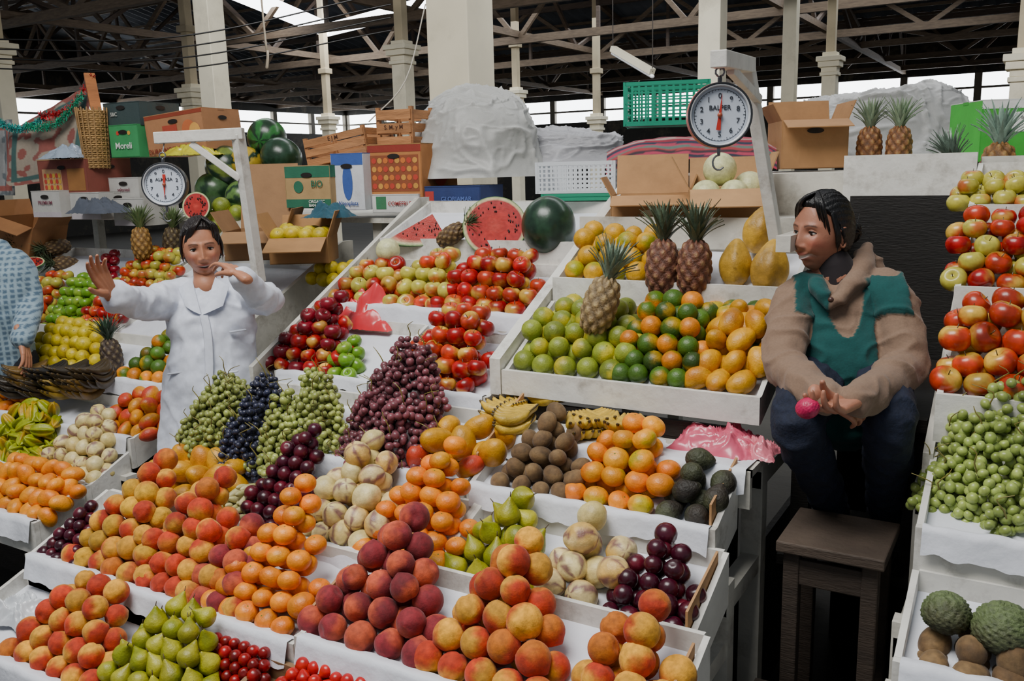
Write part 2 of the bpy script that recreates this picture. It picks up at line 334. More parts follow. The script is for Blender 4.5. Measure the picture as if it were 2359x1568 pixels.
def stand(name,x0,x1,left,right,Y0=1.5):
    b=B(); zt=1.0 if x0>-3 else .78
    for x,on in ((x0,left),(x1,right)):
        if on: prism(b,[(2.36,0),(3.56,0),(3.56,1.62 if x>-3 else 1.4),(3.48,1.62 if x>-3 else 1.4),(2.36,1.02 if x>-3 else .86)],x-.012,x+.012,WH2)
        for Y,Z in ((Y0+.02,.44),(Y0+.3,.56),(2.1,.68 if x>-3 else .58),(2.4,.93 if x>-3 else .72)):
            box2(b,x-.03,x+.03,Y,Y+.05,0,Z,WH2)
            box2(b,x-.025,x+.025,Y,Y+.33,Z-.09,Z-.04,WH2)
    box2(b,x0+.05,x1-.05,2.07,2.085,0,.56,DK,1); box2(b,x0+.05,x1-.05,2.43,2.445,.4,zt,DK*.8,1)  # dark backing panels stand in for the shade inside the stand
    box2(b,x0+.04,x0+.06,Y0+.15,2.05,0,.42,DK,1); box2(b,x1-.06,x1-.04,Y0+.15,2.05,0,.42,DK,1); box2(b,x1-.06,x1-.04,2.05,3.5,0,.56,DK,1)  # dark inset side panels, likewise painted-in interior shade
    b.obj(name,[M_WHITE,M_WOOD])
stand('market_stall_stand',-2.6,-.66,True,False); stand('market_stall_stand',-5.35,-3.1,False,True,1.8); stand('market_stall_stand',-.21,.78,True,False,1.7)
b=B(); prism(b,[(2.40,1.02),(2.40,1.14),(3.50,1.70),(3.55,1.70),(3.55,1.3),(2.6,.9)],-1.53,-1.49,WH)
b.obj('stall_divider_board',M_WHITE)
b=B(); box2(b,-1.42,-.62,2.24,2.42,.925,.945,WH2); box2(b,-1.42,-.62,2.235,2.255,.84,.945,WH2); hang_paper(b,-1.40,-.63,2.232,.947,.08,.17); b.obj('display_plank',[M_WHITE,M_PAPER])
b=B(); box2(b,-1.52,-.6,3.06,3.55,1.52,1.545,WH2); box2(b,-1.52,-.6,3.05,3.07,1.45,1.56,WH2); box2(b,-1.48,-.6,3.5,3.53,1.5,1.70,WH2)
box2(b,-1.55,-.2,3.56,4.3,1.68,1.70,WH2);box2(b,-6.3,-1.57,3.57,4.5,1.49,1.515,WH2); box2(b,-2.6,-1.57,3.54,3.57,1.4,1.6,WH2); box2(b,-.2,1.2,3.4,4.2,1.72,1.745,WH2)
for x in (-6.2,-4.5,-3,-1.6,-.3,.9):
    for y in (3.62,4.2): box2(b,x,x+.06,y,y+.06,0,1.49,WH2)
b.obj('storage_shelf',M_WHITE)
b=B(); box2(b,-.63,-.21,3.36,3.39,1.60,1.76,WH); box2(b,-.64,-.6,2.5,3.39,1.50,1.545,WH2); b.obj('aisle_crossbar',M_WHITE)
b=B(); box2(b,-.6,-.23,2.5,3.3,1.03,1.065,DK*.5); box2(b,-.6,-.23,3.34,3.355,0,1.62,lin('14110e')); box2(b,-.6,-.23,2.46,2.9,.60,.63,DK*.4)  # the near-black upright sheet stands in for the shaded cavity behind
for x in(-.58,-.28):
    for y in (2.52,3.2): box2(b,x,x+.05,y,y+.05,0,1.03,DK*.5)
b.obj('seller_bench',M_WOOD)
b=B(); sc=lin('4c4036')
box2(b,-.53,-.27,2.16,2.42,.77,.80,sc)
for x in(-.515,-.325):
    for y in (2.18,2.37): box2(b,x,x+.04,y,y+.04,.0,.77,lin('3a3028'))
box2(b,-.50,-.30,2.185,2.205,.68,.75,lin('3a3028')); box2(b,-.50,-.30,2.185,2.205,.3,.34,lin('3a3028'))
b.obj('wooden_stool',M_WOOD,bevel=.004)
b=B(); box2(b,-.56,-.26,1.90,2.12,.40,.43,lin('302820'))
for x in(-.54,-.32):
    for y in (1.92,2.06): box2(b,x,x+.04,y,y+.04,0,.40,lin('302820'))
b.obj('wooden_step',M_WOOD)
# ------------------------------------------------------------ fruit piles: centre
pile('peach_pile','peach',T0,30,1500,210,1535,4,.034)
pile('pear_pile','pear',T0,215,1560,440,1600,5,.029)
pile('cherry_pile','cherry',T0,400,1600,590,1640,5,.016)
pilew('strawberry_pile','straw',-1.52,-1.26,1.27,.475,4,.018,deep=5,shrink=.5,slope=.2,hz=1.1)
pile('plum_pile','plum',T1,100,1272,175,1290,6,.021)
pile('peach_pile',['peach','peachy'],T1,165,1300,330,1352,7,.035)
pile('peach_pile','peach',T1,300,1345,445,1395,6,.034,shrink=.8)
pile('peach_pile',['peach','nect'],T1,430,1350,540,1390,4,.034)
pile('mandarin_pile','mand',T1,490,1420,655,1470,7,.032,shrink=.8)
pile('nectarine_pile','nect',TR,715,1420,960,1500,5,.038)
pile('peach_pile','peach',TR,985,1510,1240,1580,5,.038)
pile('peach_pile','peach',TR,1320,1720,1530,1780,4,.036,shrink=.8)
pile('mango_pile','mangoy',T2,340,1170,500,1190,2,.042)
pile('inga_pod_pile','pacay',T2,490,1200,560,1215,5,.014)
pile('plum_pile','plum',T2,545,1225,680,1250,8,.024,shrink=.75)
pile('pepino_pile',['pep','pepp'],T2,695,1260,830,1290,5,.037,shrink=.9)
pile('mandarin_pile','mand',T2,840,1280,1010,1320,6,.033,shrink=.8)
pile('pear_pile','pear',T2,1050,1330,1215,1370,5,.033)
pile('pepino_pile',['pepp','pepp','pep'],T2,1265,1375,1350,1400,3,.040,shrink=.7)
pile('plum_pile','plum',T2,1405,1425,1590,1470,9,.0255,shrink=.8)
pile('mango_pile',['mangor','mangoy'],T3,955,1110,1085,1130,2,.042,shrink=.8)
pile('kiwi_pile','kiwi',T3,1155,1125,1290,1145,5,.029,shrink=.9)
pile('mandarin_pile',['mand','mandy'],T3,1325,1150,1480,1180,4,.035,shrink=.8)
pile('avocado_pile','avo',T3,1540,1175,1610,1200,3,.032,shrink=.8)
pile('green_orange_pile','lime',T4,1205,860,1405,880,3,.036,shrink=.3)
pile('green_tangerine_pile',['gmand','gmand','omand'],T4,1430,875,1565,892,5,.033,shrink=.4)
pile('yellow_mango_pile','mangoy',T4,1600,895,1705,905,4,.038,shrink=.6)
pilew('tangerine_pile',['gmand','mandy'],-.92,-.74,2.64,1.21,2,.034)
pilew('green_orange_pile','lime',-1.42,-1.15,2.62,1.20,2,.035)
pile('yellow_orange_pile','yor',T5,1325,672,1470,690,3,.038,shrink=.4)
pile('apple_pile',['arp','ared','ayel'],C5,770,700,900,705,3,.037)
pile('apple_pile',['ayel','arp','ayel'],C5,905,703,1000,706,4,.037,shrink=.7)
pile('apple_pile',['ared','arp'],C5,1010,706,1185,715,4,.037,shrink=.8)
pile('red_apple_pile',['ared','adark'],C4,620,890,750,905,6,.033,shrink=.8)
pile('green_apple_pile','agre',C4,745,900,800,905,3,.03)
pile('apple_pile',['arp','ared'],C4,925,900,1060,905,5,.036,shrink=.7)
# left block
pile('tamarillo_pile','tamar',L1,-50,1195,110,1200,3,.035,shrink=.8)
pile('pepino_pile','pep',L15,90,1115,215,1120,5,.033)
pile('star_fruit_pile','star',L15,-30,1060,60,1065,5,.03,shrink=.5)
pile('mango_pile','mangor',L2,235,965,345,985,3,.035)
pile('mandarin_pile','mand',L2,-30,960,35,965,3,.035)
pile('lemon_pile','quince',L3,50,890,190,900,4,.034)
pile('green_tangerine_pile',['gmand','omand'],L3,290,850,365,862,4,.033)
pile('apple_pile',['arp','ayel'],L4,25,782,75,785,6,.033,shrink=.34)
pile('green_apple_pile','agre',L4,100,785,160,790,6,.033,shrink=.34)
pile('red_apple_pile',['ared','arp'],L4,180,788,235,792,5,.034,shrink=.34)
pile('apple_pile',['ayel','arp'],L5,270,668,370,672,4,.034,shrink=.8)
pile('red_apple_pile','adark',L5,195,668,240,670,4,.03)
# right block
pile('kiwi_pile','kiwi',Q1,2090,1560,2370,1640,4,.034,shrink=.8,a=.75,hz=1.1)
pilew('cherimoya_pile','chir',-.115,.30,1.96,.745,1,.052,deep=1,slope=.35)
pile('red_apple_pile','arp',Q4,2185,945,2400,965,4,.039,shrink=.3)
pile('apple_pile',['arp','ayel','ared'],Q5,2195,697,2400,705,4,.035,shrink=.3)
pile('green_apple_pile','ayel',Q6,2205,508,2420,515,2,.032,shrink=.3)
# ------------------------------------------------------------ grapes
def grapes(name,T,u,v,rx,ry,h,r,c1,c2,lean=.0,lump=1.,el=1.2,pw=2.4,pe=.6,dens=1.6):
    p=onp(u,v,T); c=p+V3(0,ry*.7,0); pts=[]; cells={}; b=B(); md=dens*r
    C1,C2=lin(c1),lin(c2); prof=lambda z:(1-min(z,1.)**pw)**pe
    def free(q):
        k=tuple((q//md).astype(int))
        for i in(-1,0,1):
            for j in(-1,0,1):
                for l in(-1,0,1):
                    for o in cells.get((k[0]+i,k[1]+j,k[2]+l),()):
                        if np.dot(o-q,o-q)<md*md: return False
        cells.setdefault(k,[]).append(q); return True
    S=[]
    for z in (.02,.24,.46,.68,.90):
        w=prof(z); nb=max(1,int(round((rx+ry)*w*math.pi/.14)))
        for k in range(nb):
            a=math.pi*.85+math.pi*1.3*(k+rng.random()*.8)/max(nb,1); kk=rng.uniform(.8,1.3)
            z_=min(max(z+rng.normal()*.04,0),1); w_=prof(z_); out=V3(math.cos(a),math.sin(a),0); top=c+V3(math.cos(a)*rx*w_*.8,math.sin(a)*ry*w_*.8+z_*lean,z_*h+.015)
            tip=top+out*.05-V3(0,0,.095*kk)+V3(rng.normal()*.03,0,0); S.append((top,tip,.043*kk*lump,rng.uniform(.72,1.22),rng.random()))
    for top,tip,R_,br,mix in S:
        for _ in range(460):
            f=rng.random(); rad=R_*(1-.7*f)*(.8+.2*rng.random()); d=unit(rng.normal(size=3)); q=top*(1-f)+tip*f+d*rad
            if q[2]<p[2]-.02 : q[2]=p[2]-.01+rng.random()*.02
            if free(q): pts.append((q,br,mix))
    for _ in range(6000):
        z=rng.random()**.9; a=rng.uniform(math.pi*.9,math.pi*2.1) if rng.random()<.8 else rng.uniform(0,6.28)
        w=prof(z)*.90+.03; q=c+V3(math.cos(a)*rx*w,math.sin(a)*ry*w+z*lean,z*h*.95)
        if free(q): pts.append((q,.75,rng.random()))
    V,F=S2
    for q,br,mix in pts:
        f=.5*mix+.5*rng.random(); col=(C1*(1-f)+C2*f)*br*(1+.10*rng.normal())
        b.add(V*[1,1,el]@randrot().T*r*rng.uniform(.82,1.08)+q,F,np.clip(col,0,1))
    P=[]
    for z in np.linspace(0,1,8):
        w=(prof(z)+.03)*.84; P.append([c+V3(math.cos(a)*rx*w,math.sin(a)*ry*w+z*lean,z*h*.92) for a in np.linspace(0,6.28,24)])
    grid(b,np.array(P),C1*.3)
    for top,tip,R_,br,mix in S:
        q=top+unit(top-c)*R_*.8; tube(b,[q-V3(0,0,.02),q+V3(rng.normal()*.01,-.008,.015),q+V3(rng.normal()*.02,-.012,.04),q+V3(rng.normal()*.03,-.01,.055)],[.002,.002,.0016,.001],lin('7a7030'),nseg=5,sub=2)
    b.obj(name,M_GRAPE)
grapes('green_grapes',T3,452,1055,.095,.12,.25,.0115,'a0a858','808c42',.12)
grapes('black_grapes',T3,535,1080,.065,.12,.25,.011,'20243a','343852',.12,.85,1.05)
grapes('green_grapes',T3,640,1075,.12,.13,.24,.012,'a4ac5c','8c9848',.12)
grapes('red_grapes',T3,850,1095,.19,.15,.36,.013,'603038','80464e',.16,1.1,1.1,1.5,.7)
grapes('green_grapes',Q3,2310,1195,.18,.12,.24,.013,'a0b058','809444',.12,1.1,1.15,1.6,.7,1.5)
grapes('red_grapes',L3,-25,880,.14,.1,.11,.012,'54202c','7c3a44',.05)
# ------------------------------------------------------------ pineapples, papayas, bananas, watermelons
def pineapple(name,pos,R,s=1.,body='8a6a3a',crown='6a8a60',parent=None):
    b=B(); V,F=sph(60,40); t=th(V); ph=np.arctan2(V[:,1],V[:,0]); z=V[:,2]
    q=np.abs(np.sin(ph*4+z*6))*np.abs(np.sin(ph*4-z*6)); w=1/np.maximum(np.sqrt(1-z*z),.25)**.35
    P=np.stack([V[:,0]*.050*w,V[:,1]*.050*w,z*.085],1)*(1+.13*q-.04)[:,None]
    C=np.outer(.4+.9*q,lin(body)); C=C*(1-.3*ss(.6,.9,q))[:,None]+np.outer(.25*ss(.7,.95,q),lin('c0b070'))
    b.add(((P+[0,0,.085])*s)@R.T+pos,F,np.clip(C,0,1),0)
    for i in range(60):
        f=i/60; a=i*2.4; L=(.05+.075*(1-abs(f-.6)*1.0))*rng.uniform(.85,1.15); out=.18+.62*(1-f)**1.3; n=7; S=np.zeros((n,3,3))
        for k in range(n):
            g=k/(n-1); rad=.010+L*out*g*(.5+.6*g); zz=.160+.025*f+L*(g*(1-.3*out*g)); wd=.0085*(1-g**1.5)+.0004
            cx,sx=math.cos(a),math.sin(a)
            for m,sg in enumerate((-1,0,1)): S[k,m]=[cx*rad-sx*sg*wd,sx*rad+cx*sg*wd,zz-(abs(sg)<.5)*.003]
        Cc=np.zeros((n,3,3)); base=lin(crown)*rng.uniform(.6,1.25)
        for k in range(n): Cc[k]=base*(.7+.5*k/n)
        sh=S.reshape(-1,3)*s@R.T+pos; grid(b,sh.reshape(n,3,3),Cc,1)
    b.obj(name,[M_ROUGH,M_GLOSS],parent)
pineapple('pineapple',onp(1515,685,T5)+V3(0,.03,0),rotm((1,0,0),-.1),1.1,'7a4c38','60705a')
pineapple('pineapple',onp(1588,688,T5)+V3(0,.03,0),rotm((0,1,0),.05),1.1,'7a4c38','60705a')
pineapple('pineapple',at(1362,768,2.82),rotm((0,0,1),.5)@rotm((0,1,0),.32)@rotm((1,0,0),-.1),1.08,'988058','788c78')
pineapple('pineapple',onp(1000,590,C6)+V3(0,.04,.05),rotm((0,1,0),1.0)@rotm((1,0,0),-.2),.8,'6a5030','5c7050')
for u,v,t in ((2000,388,3.75),(2068,388,3.7)): pineapple('pineapple',at(u,v,t),rotm((0,0,1),u),1.0,'8a5a34','8a9c80')
pineapple('pineapple',at(2225,480,3.15),rotm((0,1,0),-.3),1.0,'5c4434','7c9080'); pineapple('pineapple',at(2292,462,3.2),rotm((1,0,0),-.2),1.2,'8a6030','84a090'); pineapple('pineapple',at(2352,480,3.15),rotm((0,1,0),.3),.85,'7a5a34','6a8060')
pineapple('pineapple',onp(330,598,(3.45,1.30,0)),rotm((0,0,1),1),1.05,'9a7034','6a8050'); pineapple('pineapple',onp(395,590,(3.45,1.30,0)),rotm((0,1,0),.2),1.0,'5c4c34','6a8050')
pineapple('pineapple',onp(242,865,L3)+V3(0,.05,0),rotm((0,1,0),-.1),.95,'4c3c30','405844')
for i,(u,v) in enumerate(((80,600),(130,605),(180,610),(105,560),(160,565))): pineapple('pineapple',at(u,v,5.6),rotm((1,0,0),1.2+.1*i),.95,'6a5030','5c6a4c')
b=B()
for u,v,dy,dz,ry in ((1680,675,.06,.09,.0),(1762,678,.05,.08,.12),(1722,640,.13,.15,.25)):
    putfruit(b,'papa',onp(u,v,T5)+V3(0,dy,dz),.056,rotm((0,1,0),ry)@rotm((1,0,0),-.2))
b.obj('papaya_pile',M_GLOSS)
def banana(b,p,R,L=.17,c='d8b030'):
    a=np.linspace(-.75,.75,9); rad=L/1.5; P=np.stack([np.sin(a)*rad,np.zeros(9),-np.cos(a)*rad+rad],1)@R.T+p
    C=lin(c)*rng.uniform(.8,1.1); tube(b,P,[.006,.013,.017,.018,.018,.018,.016,.010,.005],C,nseg=7,sub=2)
    for k in (0,-1): tube(b,[P[k],P[k]+(P[k]-P[k+1 if k==0 else -2])*.3],[.006,.004],lin('4a3a1c'),nseg=5,sub=1)
def hand_of_bananas(name,pos,rz,n=7,L=.17,c='d8b030',rows=2):
    b=B()
    for r_ in range(rows):
        for i in range(n):
            Rr=rotm((0,0,1),rz+(i-n/2)*.16)@rotm((1,0,0),-.3+.5*r_)
            banana(b,pos+Rr@V3(L*.45,0,0)+V3(0,0,.02+.03*r_)+rotm((0,0,1),rz)@V3(0,(i-n/2)*.012,0),Rr,L,c)
    b.obj(name,M_GLOSS)
PB=(2.24,.947,0)
for u,v,rz,n,dz in ((1215,1000,3.4,8,.0),(1285,975,2.6,7,.045),(1330,1005,-.6,6,.0),(1400,1005,-1.8,6,.0),(1455,1015,-1.2,5,.0),(1180,985,2.9,6,0)): hand_of_bananas('banana_bunch',onp(u,v,PB)+V3(0,.03,dz),rz,n,.12,'c8a434')
b_c=['2c2418','6a5020','3a2e1c','1c1814','8a7028']
for i in range(8):
    u=75+24*i; hand_of_bananas('plantain_bunch',onp(u,940,L2)+V3(0,.05,.05+.05*(i%2)),-1.75+.12*(i%4)+.1*(i-4)*.5,4,.19,b_c[i%5],3)
def wmelon(b,c,r,R,cut=False,c1='3c6a34',c2='1c3a20'):
    V,F=S3; V=V.copy(); ph=np.arctan2(V[:,1],V[:,0]); s=rng.uniform(0,9)
    st=ss(-.1,.5,np.sin(ph*6+1.5*n3(V,5,s))+.3*n3(V,12,s)); C=lin(c1)*(1-st)[:,None]+lin(c2)*st[:,None]
    if not cut: b.add((V*r)@R.T+c,F,C); return
    Vb=V*r; Vb[:,1]=np.maximum(Vb[:,1],0); b.add(Vb@R.T+c,F,C)
    n=48; rings=[0,.3,.6,.86,.90,.95,1.0]; P=np.zeros((n,len(rings),3)); Cc=np.zeros((n,len(rings),3)); cl=['c04438','b03028','b43430','a83434','d0b088','c8c898','4c7a3c']
    for i in range(n):
        a=6.283*i/n
        for j,q in enumerate(rings): P[i,j]=np.array([math.cos(a)*r[0]*q,-.002,math.sin(a)*r[2]*q]); Cc[i,j]=lin(cl[j])
    grid(b,(P.reshape(-1,3)@R.T+c).reshape(P.shape),Cc,0,closeu=True)
    for i in range(46):
        a=rng.uniform(0,6.28); q=rng.uniform(.45,.8); ell(b,V3(math.cos(a)*r[0]*q,-.004,math.sin(a)*r[2]*q)@R.T+c,(.003,.002,.005),lin('2c1410'),R,6,5)
FC=rotm((0,0,1),YAW*.8)
b=B(); wmelon(b,onp(1115,592,C6)+V3(0,.09,.12),(.135,.15,.125),FC@rotm((1,0,0),-.25),True); b.obj('cut_watermelon',M_SHINE)
b=B(); wmelon(b,onp(1240,590,C6)+V3(0,.09,.115),(.11,.11,.12),np.eye(3),False,'24402c','1a3022'); b.obj('watermelon',M_SHINE)
b=B(); c=onp(945,585,C6)+V3(0,.05,.06); P=[]
n=16; A=np.linspace(0,math.pi,n); arc=[V3(-math.cos(a)*.13,0,-math.sin(a)*.03) for a in A]; top=V3(.07,0,.11); Rr=FC@rotm((1,0,0),-.25)
for y,sg in ((0,1),(.06,-1)):
    G=np.zeros((n,6,3)); Cc=np.zeros((n,6,3))
    for i in range(n):
        for k,f in enumerate((0,.4,.8,.88,.94,1)): G[i,k]=((top*(1-f)+arc[i]*f)+V3(0,y*f,0))@Rr.T+c; Cc[i,k]=lin(['b83c30','b03028','b03028','c89078','c8cc9c','3c6a34'][k])
    grid(b,G,Cc)
G=np.array([[(a_+V3(0,0,0))@Rr.T+c,(a_+V3(0,.06,0))@Rr.T+c] for a_ in arc]); grid(b,G,lin('3c6a34'))
for i in range(20): f=rng.uniform(.3,.75); a_=arc[int(rng.integers(2,n-2))]; ell(b,((top*(1-f)+a_*f)+V3(0,-.002,0))@Rr.T+c,(.003,.002,.005),lin('2c1410'),Rr,6,5)
b.obj('watermelon_slice',M_GLOSS)
b=B(); putfruit(b,'melon',onp(885,605,C6)+V3(.0,.03,.05),.05); b.obj('green_melon',M_GLOSS)
for u,v,t,r,cc in ((615,318,5.0,.11,'2c6a30'),(648,362,4.9,.115,'24402c'),(520,385,5.0,.12,'6a7a34'),(568,375,4.95,.09,'b89a30'),(580,425,4.85,.10,'2c3c28'),(495,440,5.0,.11,'3c5a34'),(640,425,4.8,.10,'24402c'),(555,455,4.8,.09,'5a7a3c')):
    b=B(); wmelon(b,at(u,v,t),(r,r,r*.92),randrot(),False,cc,'1c3420'); b.obj('watermelon',M_SHINE)
b=B(); wmelon(b,at(452,475,4.6),(.075,.09,.075),FC@rotm((1,0,0),-.2),True); b.obj('cut_watermelon',M_SHINE)
b=B(); wmelon(b,at(70,605,5.3),(.09,.06,.05),FC@rotm((1,0,0),-.9),True); b.obj('cut_watermelon',M_SHINE)
b=B()
for u,v in ((480,500),(510,475),(520,500),(495,520),(545,490),(470,510)): putfruit(b,'lime',at(u,v,4.7),.045)
b.obj('citrus_pile',M_GLOSS)
# ------------------------------------------------------------ text
TEXTM={}
def text(parent,s,loc,X,Y,size,col,bold=0,name='lettering'):
    cu=bpy.data.curves.new(name,'FONT'); cu.body=s; cu.size=size; cu.align_x='CENTER'; cu.align_y='CENTER'; cu.extrude=.0004; cu.offset=bold*size
    if col not in TEXTM:
        m=bpy.data.materials.new('ink_'+col); m.use_nodes=True; m.node_tree.nodes['Principled BSDF'].inputs['Base Color'].default_value=(*lin(col),1); m.node_tree.nodes['Principled BSDF'].inputs['Roughness'].default_value=.6; TEXTM[col]=m
    cu.materials.append(TEXTM[col]); o=bpy.data.objects.new(name,cu); bpy.context.scene.collection.objects.link(o); o.parent=parent
    X=unit(X);Y=unit(Y);Z=np.cross(X,Y); o.matrix_world=Matrix(((X[0],Y[0],Z[0],loc[0]),(X[1],Y[1],Z[1],loc[1]),(X[2],Y[2],Z[2],loc[2]),(0,0,0,1))); return o
# ------------------------------------------------------------ cartons / crates
def carton(name,p,w,d,h,rot=0,col='b08456',open_=False,deco=(),texts=(),flap=.12,tilt=0,back=None,holes=True,top=None):
    """p = bottom centre of the front face (world)"""
    E=empty(name); b=B(); R=rotm((0,0,1),rot)@rotm((0,1,0),tilt); c=lin(col)*.9; th_=.004
    L=lambda x,y,z: R@V3(x,y,z)+p
    def panel(x,y,z,sx,sy,sz,cc): box(b,L(x,y,z),(sx,sy,sz),cc,R)
    panel(0,th_/2,h/2,w,th_,h,c); panel(0,d,h/2,w,th_,h,c); panel(-w/2,d/2,h/2,th_,d,h,c); panel(w/2,d/2,h/2,th_,d,h,c); panel(0,d/2,th_/2,w,d,th_,c)
    if not open_: panel(0,d/2,h,w+.004,d+.004,th_,lin(top) if top else c); panel(0,d/2,h-.004,w+.006,.05,.012,c*.8)
    else:
        for sx,sy,ang in ((0,-1,.9),(0,1,-.3),(-1,0,.5),(1,0,.35)):
            f=(flap if back is None or sy!=1 else back)
            if sy: Rf=R@rotm((1,0,0),ang if sy<0 else ang); q=L(0,0 if sy<0 else d,h); box(b,q+Rf@V3(0,0,f/2) if sy>0 else q+R@rotm((1,0,0),1.9)@V3(0,0,f/2),(w*.98,th_,f),c*1.08,Rf if sy>0 else R@rotm((1,0,0),1.9))
            else: Rf=R@rotm((0,1,0),sx*ang); q=L(sx*w/2,d/2,h); box(b,q+Rf@V3(0,0,flap*.4),(th_,d*.96,flap*.8),c*1.04,Rf)
    def disc(face,fx,fz,rx,rz,cc,off=.0012,n=20):
        a=np.linspace(0,6.283,n,endpoint=False)
        if face=='f': P=[L((fx-.5)*w+math.cos(t)*rx,-off,fz*h+math.sin(t)*rz) for t in a]
        else: P=[L(w/2+.002+off,fx*d+math.cos(t)*rx,fz*h+math.sin(t)*rz) for t in a]
        s=b.n; b.V.append(np.array(P)); b.C.append(np.tile(cc,(n,1))); b.F.append([s+i for i in range(n)]); b.M.append(0); b.S.append(False); b.n+=n
    k=0
    for de in deco:
        k+=1
        if de[1]=='r':
            _,_,x0,x1,z0,z1,cc=de
            if de[0]=='f': box(b,L(((x0+x1)/2-.5)*w,-.0005*k,(z0+z1)/2*h),((x1-x0)*w,.0016,(z1-z0)*h),lin(cc),R)
            else: box(b,L(w/2+.002+.0005*k,(x0+x1)/2*d,(z0+z1)/2*h),(.0016,(x1-x0)*d,(z1-z0)*h),lin(cc),R)
        else: disc(de[0],de[2],de[3],de[4],de[5],lin(de[6]),.0032 if len(deco)>10 else .0014+.0006*k)
    if holes:
        disc('f',.5,.78,.035,.012,lin('1a1410'),.006); disc('s',.5,.78,.035,.012,lin('1a1410'),.006)
    b.obj('carton_body',M_CARD,E)
    for face,s,fx,fz,size,cc in texts:
        if face=='f': text(E,s,L((fx-.5)*w,-.007,fz*h),R@V3(1,0,0),R@V3(0,0,1),size,cc,.01)
        else: text(E,s,L(w/2+.009,fx*d,fz*h),R@V3(0,1,0),R@V3(0,0,1),size,cc,.01)
    return E
W=lambda u,v,t: at(u,v,t)
carton('banana_carton',W(712,478,4.55),.28,.3,.21,.1,'b89868',deco=[('f','r',0,1,.72,1,'2a6a50'),('f','r',0,1,0,.2,'2a6a50'),('s','r',0,1,.72,1,'2a6a50'),('f','d',.3,.5,.03,.03,'2a6a50')],texts=[('f','BIO',.72,.56,.045,'2a6a50'),('f','ORGANIC',.7,.14,.022,'e8e8e0'),('f','BANANAS',.7,.05,.022,'e8e8e0')])
carton('fruit_carton',W(805,484,4.5),.19,.3,.28,.1,'dfe2e6',deco=[('f','r',0,1,.8,1,'3a5aa0'),('f','d',.5,.5,.03,.09,'3a5aa0')],texts=[('f','Altenplatz',.5,.12,.03,'2a4a90')],top='3a5aa0')
carton('fruit_carton',W(912,490,4.45),.27,.3,.09,.1,'dcdcd8',deco=[('f','r',.08,.3,.2,.9,'3a7a54')],texts=[('f','COMEFRUT',.62,.5,.028,'9a3030')],holes=False)
carton('apple_carton',W(912,455,4.45),.31,.36,.26,.1,'b87a44',deco=[('f','r',.0,1,.86,1,'8a3024'),('f','r',.05,.95,.12,.8,'8a4a2c')]+[('f','d',.12+.11*(i%8),.22+.16*(i//8),.014,.014,['b84030','c89040','c87030'][i%3]) for i in range(32)]+[('s','d',.5,.5,.08,.08,'c84828')],top='9a7040')
carton('fruit_carton',W(1040,482,4.35),.32,.25,.11,.1,'2c3c70',deco=[('f','r',.05,.2,.2,.8,'b03a34')],texts=[('f','GLORIAMAR',.6,.45,.03,'5a70b0')],holes=False)
carton('melon_carton',W(1497,528,3.35),.29,.27,.125,.35,'b08456',True,flap=.10,back=.16,deco=[('f','d',.5,.5,.035,.01,'d8c8a8')],holes=False)
carton('melon_carton',W(1672,527,3.2),.26,.27,.14,.35,'b48a5c',True,flap=.17,back=.12,holes=False)
carton('fruit_carton',W(1875,388,3.75),.27,.3,.20,.45,'a87c50',True,flap=.1,back=.1)
carton('green_carton',W(2380,370,3.4),.40,.3,.23,.45,'3fae3c',deco=[('f','r',0,1,.86,1,'e8e8e4'),('f','r',.28,.50,.48,.80,'e8e8e4'),('f','d',.72,.3,.06,.035,'2c4a9c'),('f','d',.72,.3,.045,.022,'e8e8e4')],texts=[('f','#75',.66,.66,.04,'1c1c1c'),('f','00223',.39,.7,.012,'1c1c1c')],top='e0e0dc',holes=False)
carton('green_carton',W(290,362,5.1),.22,.3,.18,.1,'3c9a5c',texts=[('f','Moreli',.5,.35,.05,'e8e8e4')],deco=[('f','d',.3,.75,.012,.012,'c84030'),('f','d',.7,.75,.012,.012,'d8a040')])
carton('fruit_carton',W(283,290,5.1),.28,.3,.13,.1,'3c4c4c',texts=[('f','S&C',.3,.5,.03,'c8c8c0')])
carton('peach_carton',W(410,352,4.95),.42,.3,.22,.12,'b07c54',deco=[('f','r',0,1,.9,1,'8a3a24'),('f','d',.75,.5,.05,.06,'c0683c'),('f','d',.85,.45,.04,.05,'d8a050'),('f','r',.3,.55,.3,.7,'a84430')],texts=[('f','DURAZNO',.22,.1,.035,'7a2c1c'),('f','SELECTO',.6,.1,.035,'7a2c1c')],tilt=-.08)
carton('apple_carton',W(150,452,5.2),.43,.3,.21,.05,'88483c',deco=[('f','r',.08,.48,.15,.75,'b8906a'),('f','r',.6,.95,.15,.75,'986838')]+[('f','d',.14+.06*(i%6),.25+.16*(i//6),.012,.014,['b84030','c8a040'][i%2]) for i in range(18)],top='a07850')
for u,v,t,s in ((110,500,5.2,'PREMIUM'),(200,505,5.1,'fruta fresca'),(290,470,5.15,'selected'),(300,520,5.0,'Import')): carton('white_carton',W(u,v,t),.24,.25,.15,.08,'c4c2bc',deco=[('f','r',.0,1,.0,.2,'b8b0b4')],texts=[('f',s,.5,.55,.03,'7a3c4c')])
carton('fruit_carton',W(25,585,5.4),.25,.3,.2,.3,'9a6a40',True,holes=False,tilt=.3)
carton('large_carton',W(590,600,4.35),.30,.30,.14,.55,'96704a',True,flap=.14,back=.34,texts=[('s','healthy,health',.5,.5,.03,'a03c2c')],holes=False)
carton('quince_carton',W(690,608,4.15),.27,.26,.12,.55,'a87c4c',True,flap=.16,back=.10,holes=False)
b=B()
for i in range(16):
    putfruit(b,'quince',W(690,608,4.15)+rotm((0,0,1),.55)@V3(-.10+.065*(i%4),.05+.06*(i//4),.12+.02*rng.random()),.038)
b.obj('quince_pile',M_GLOSS)
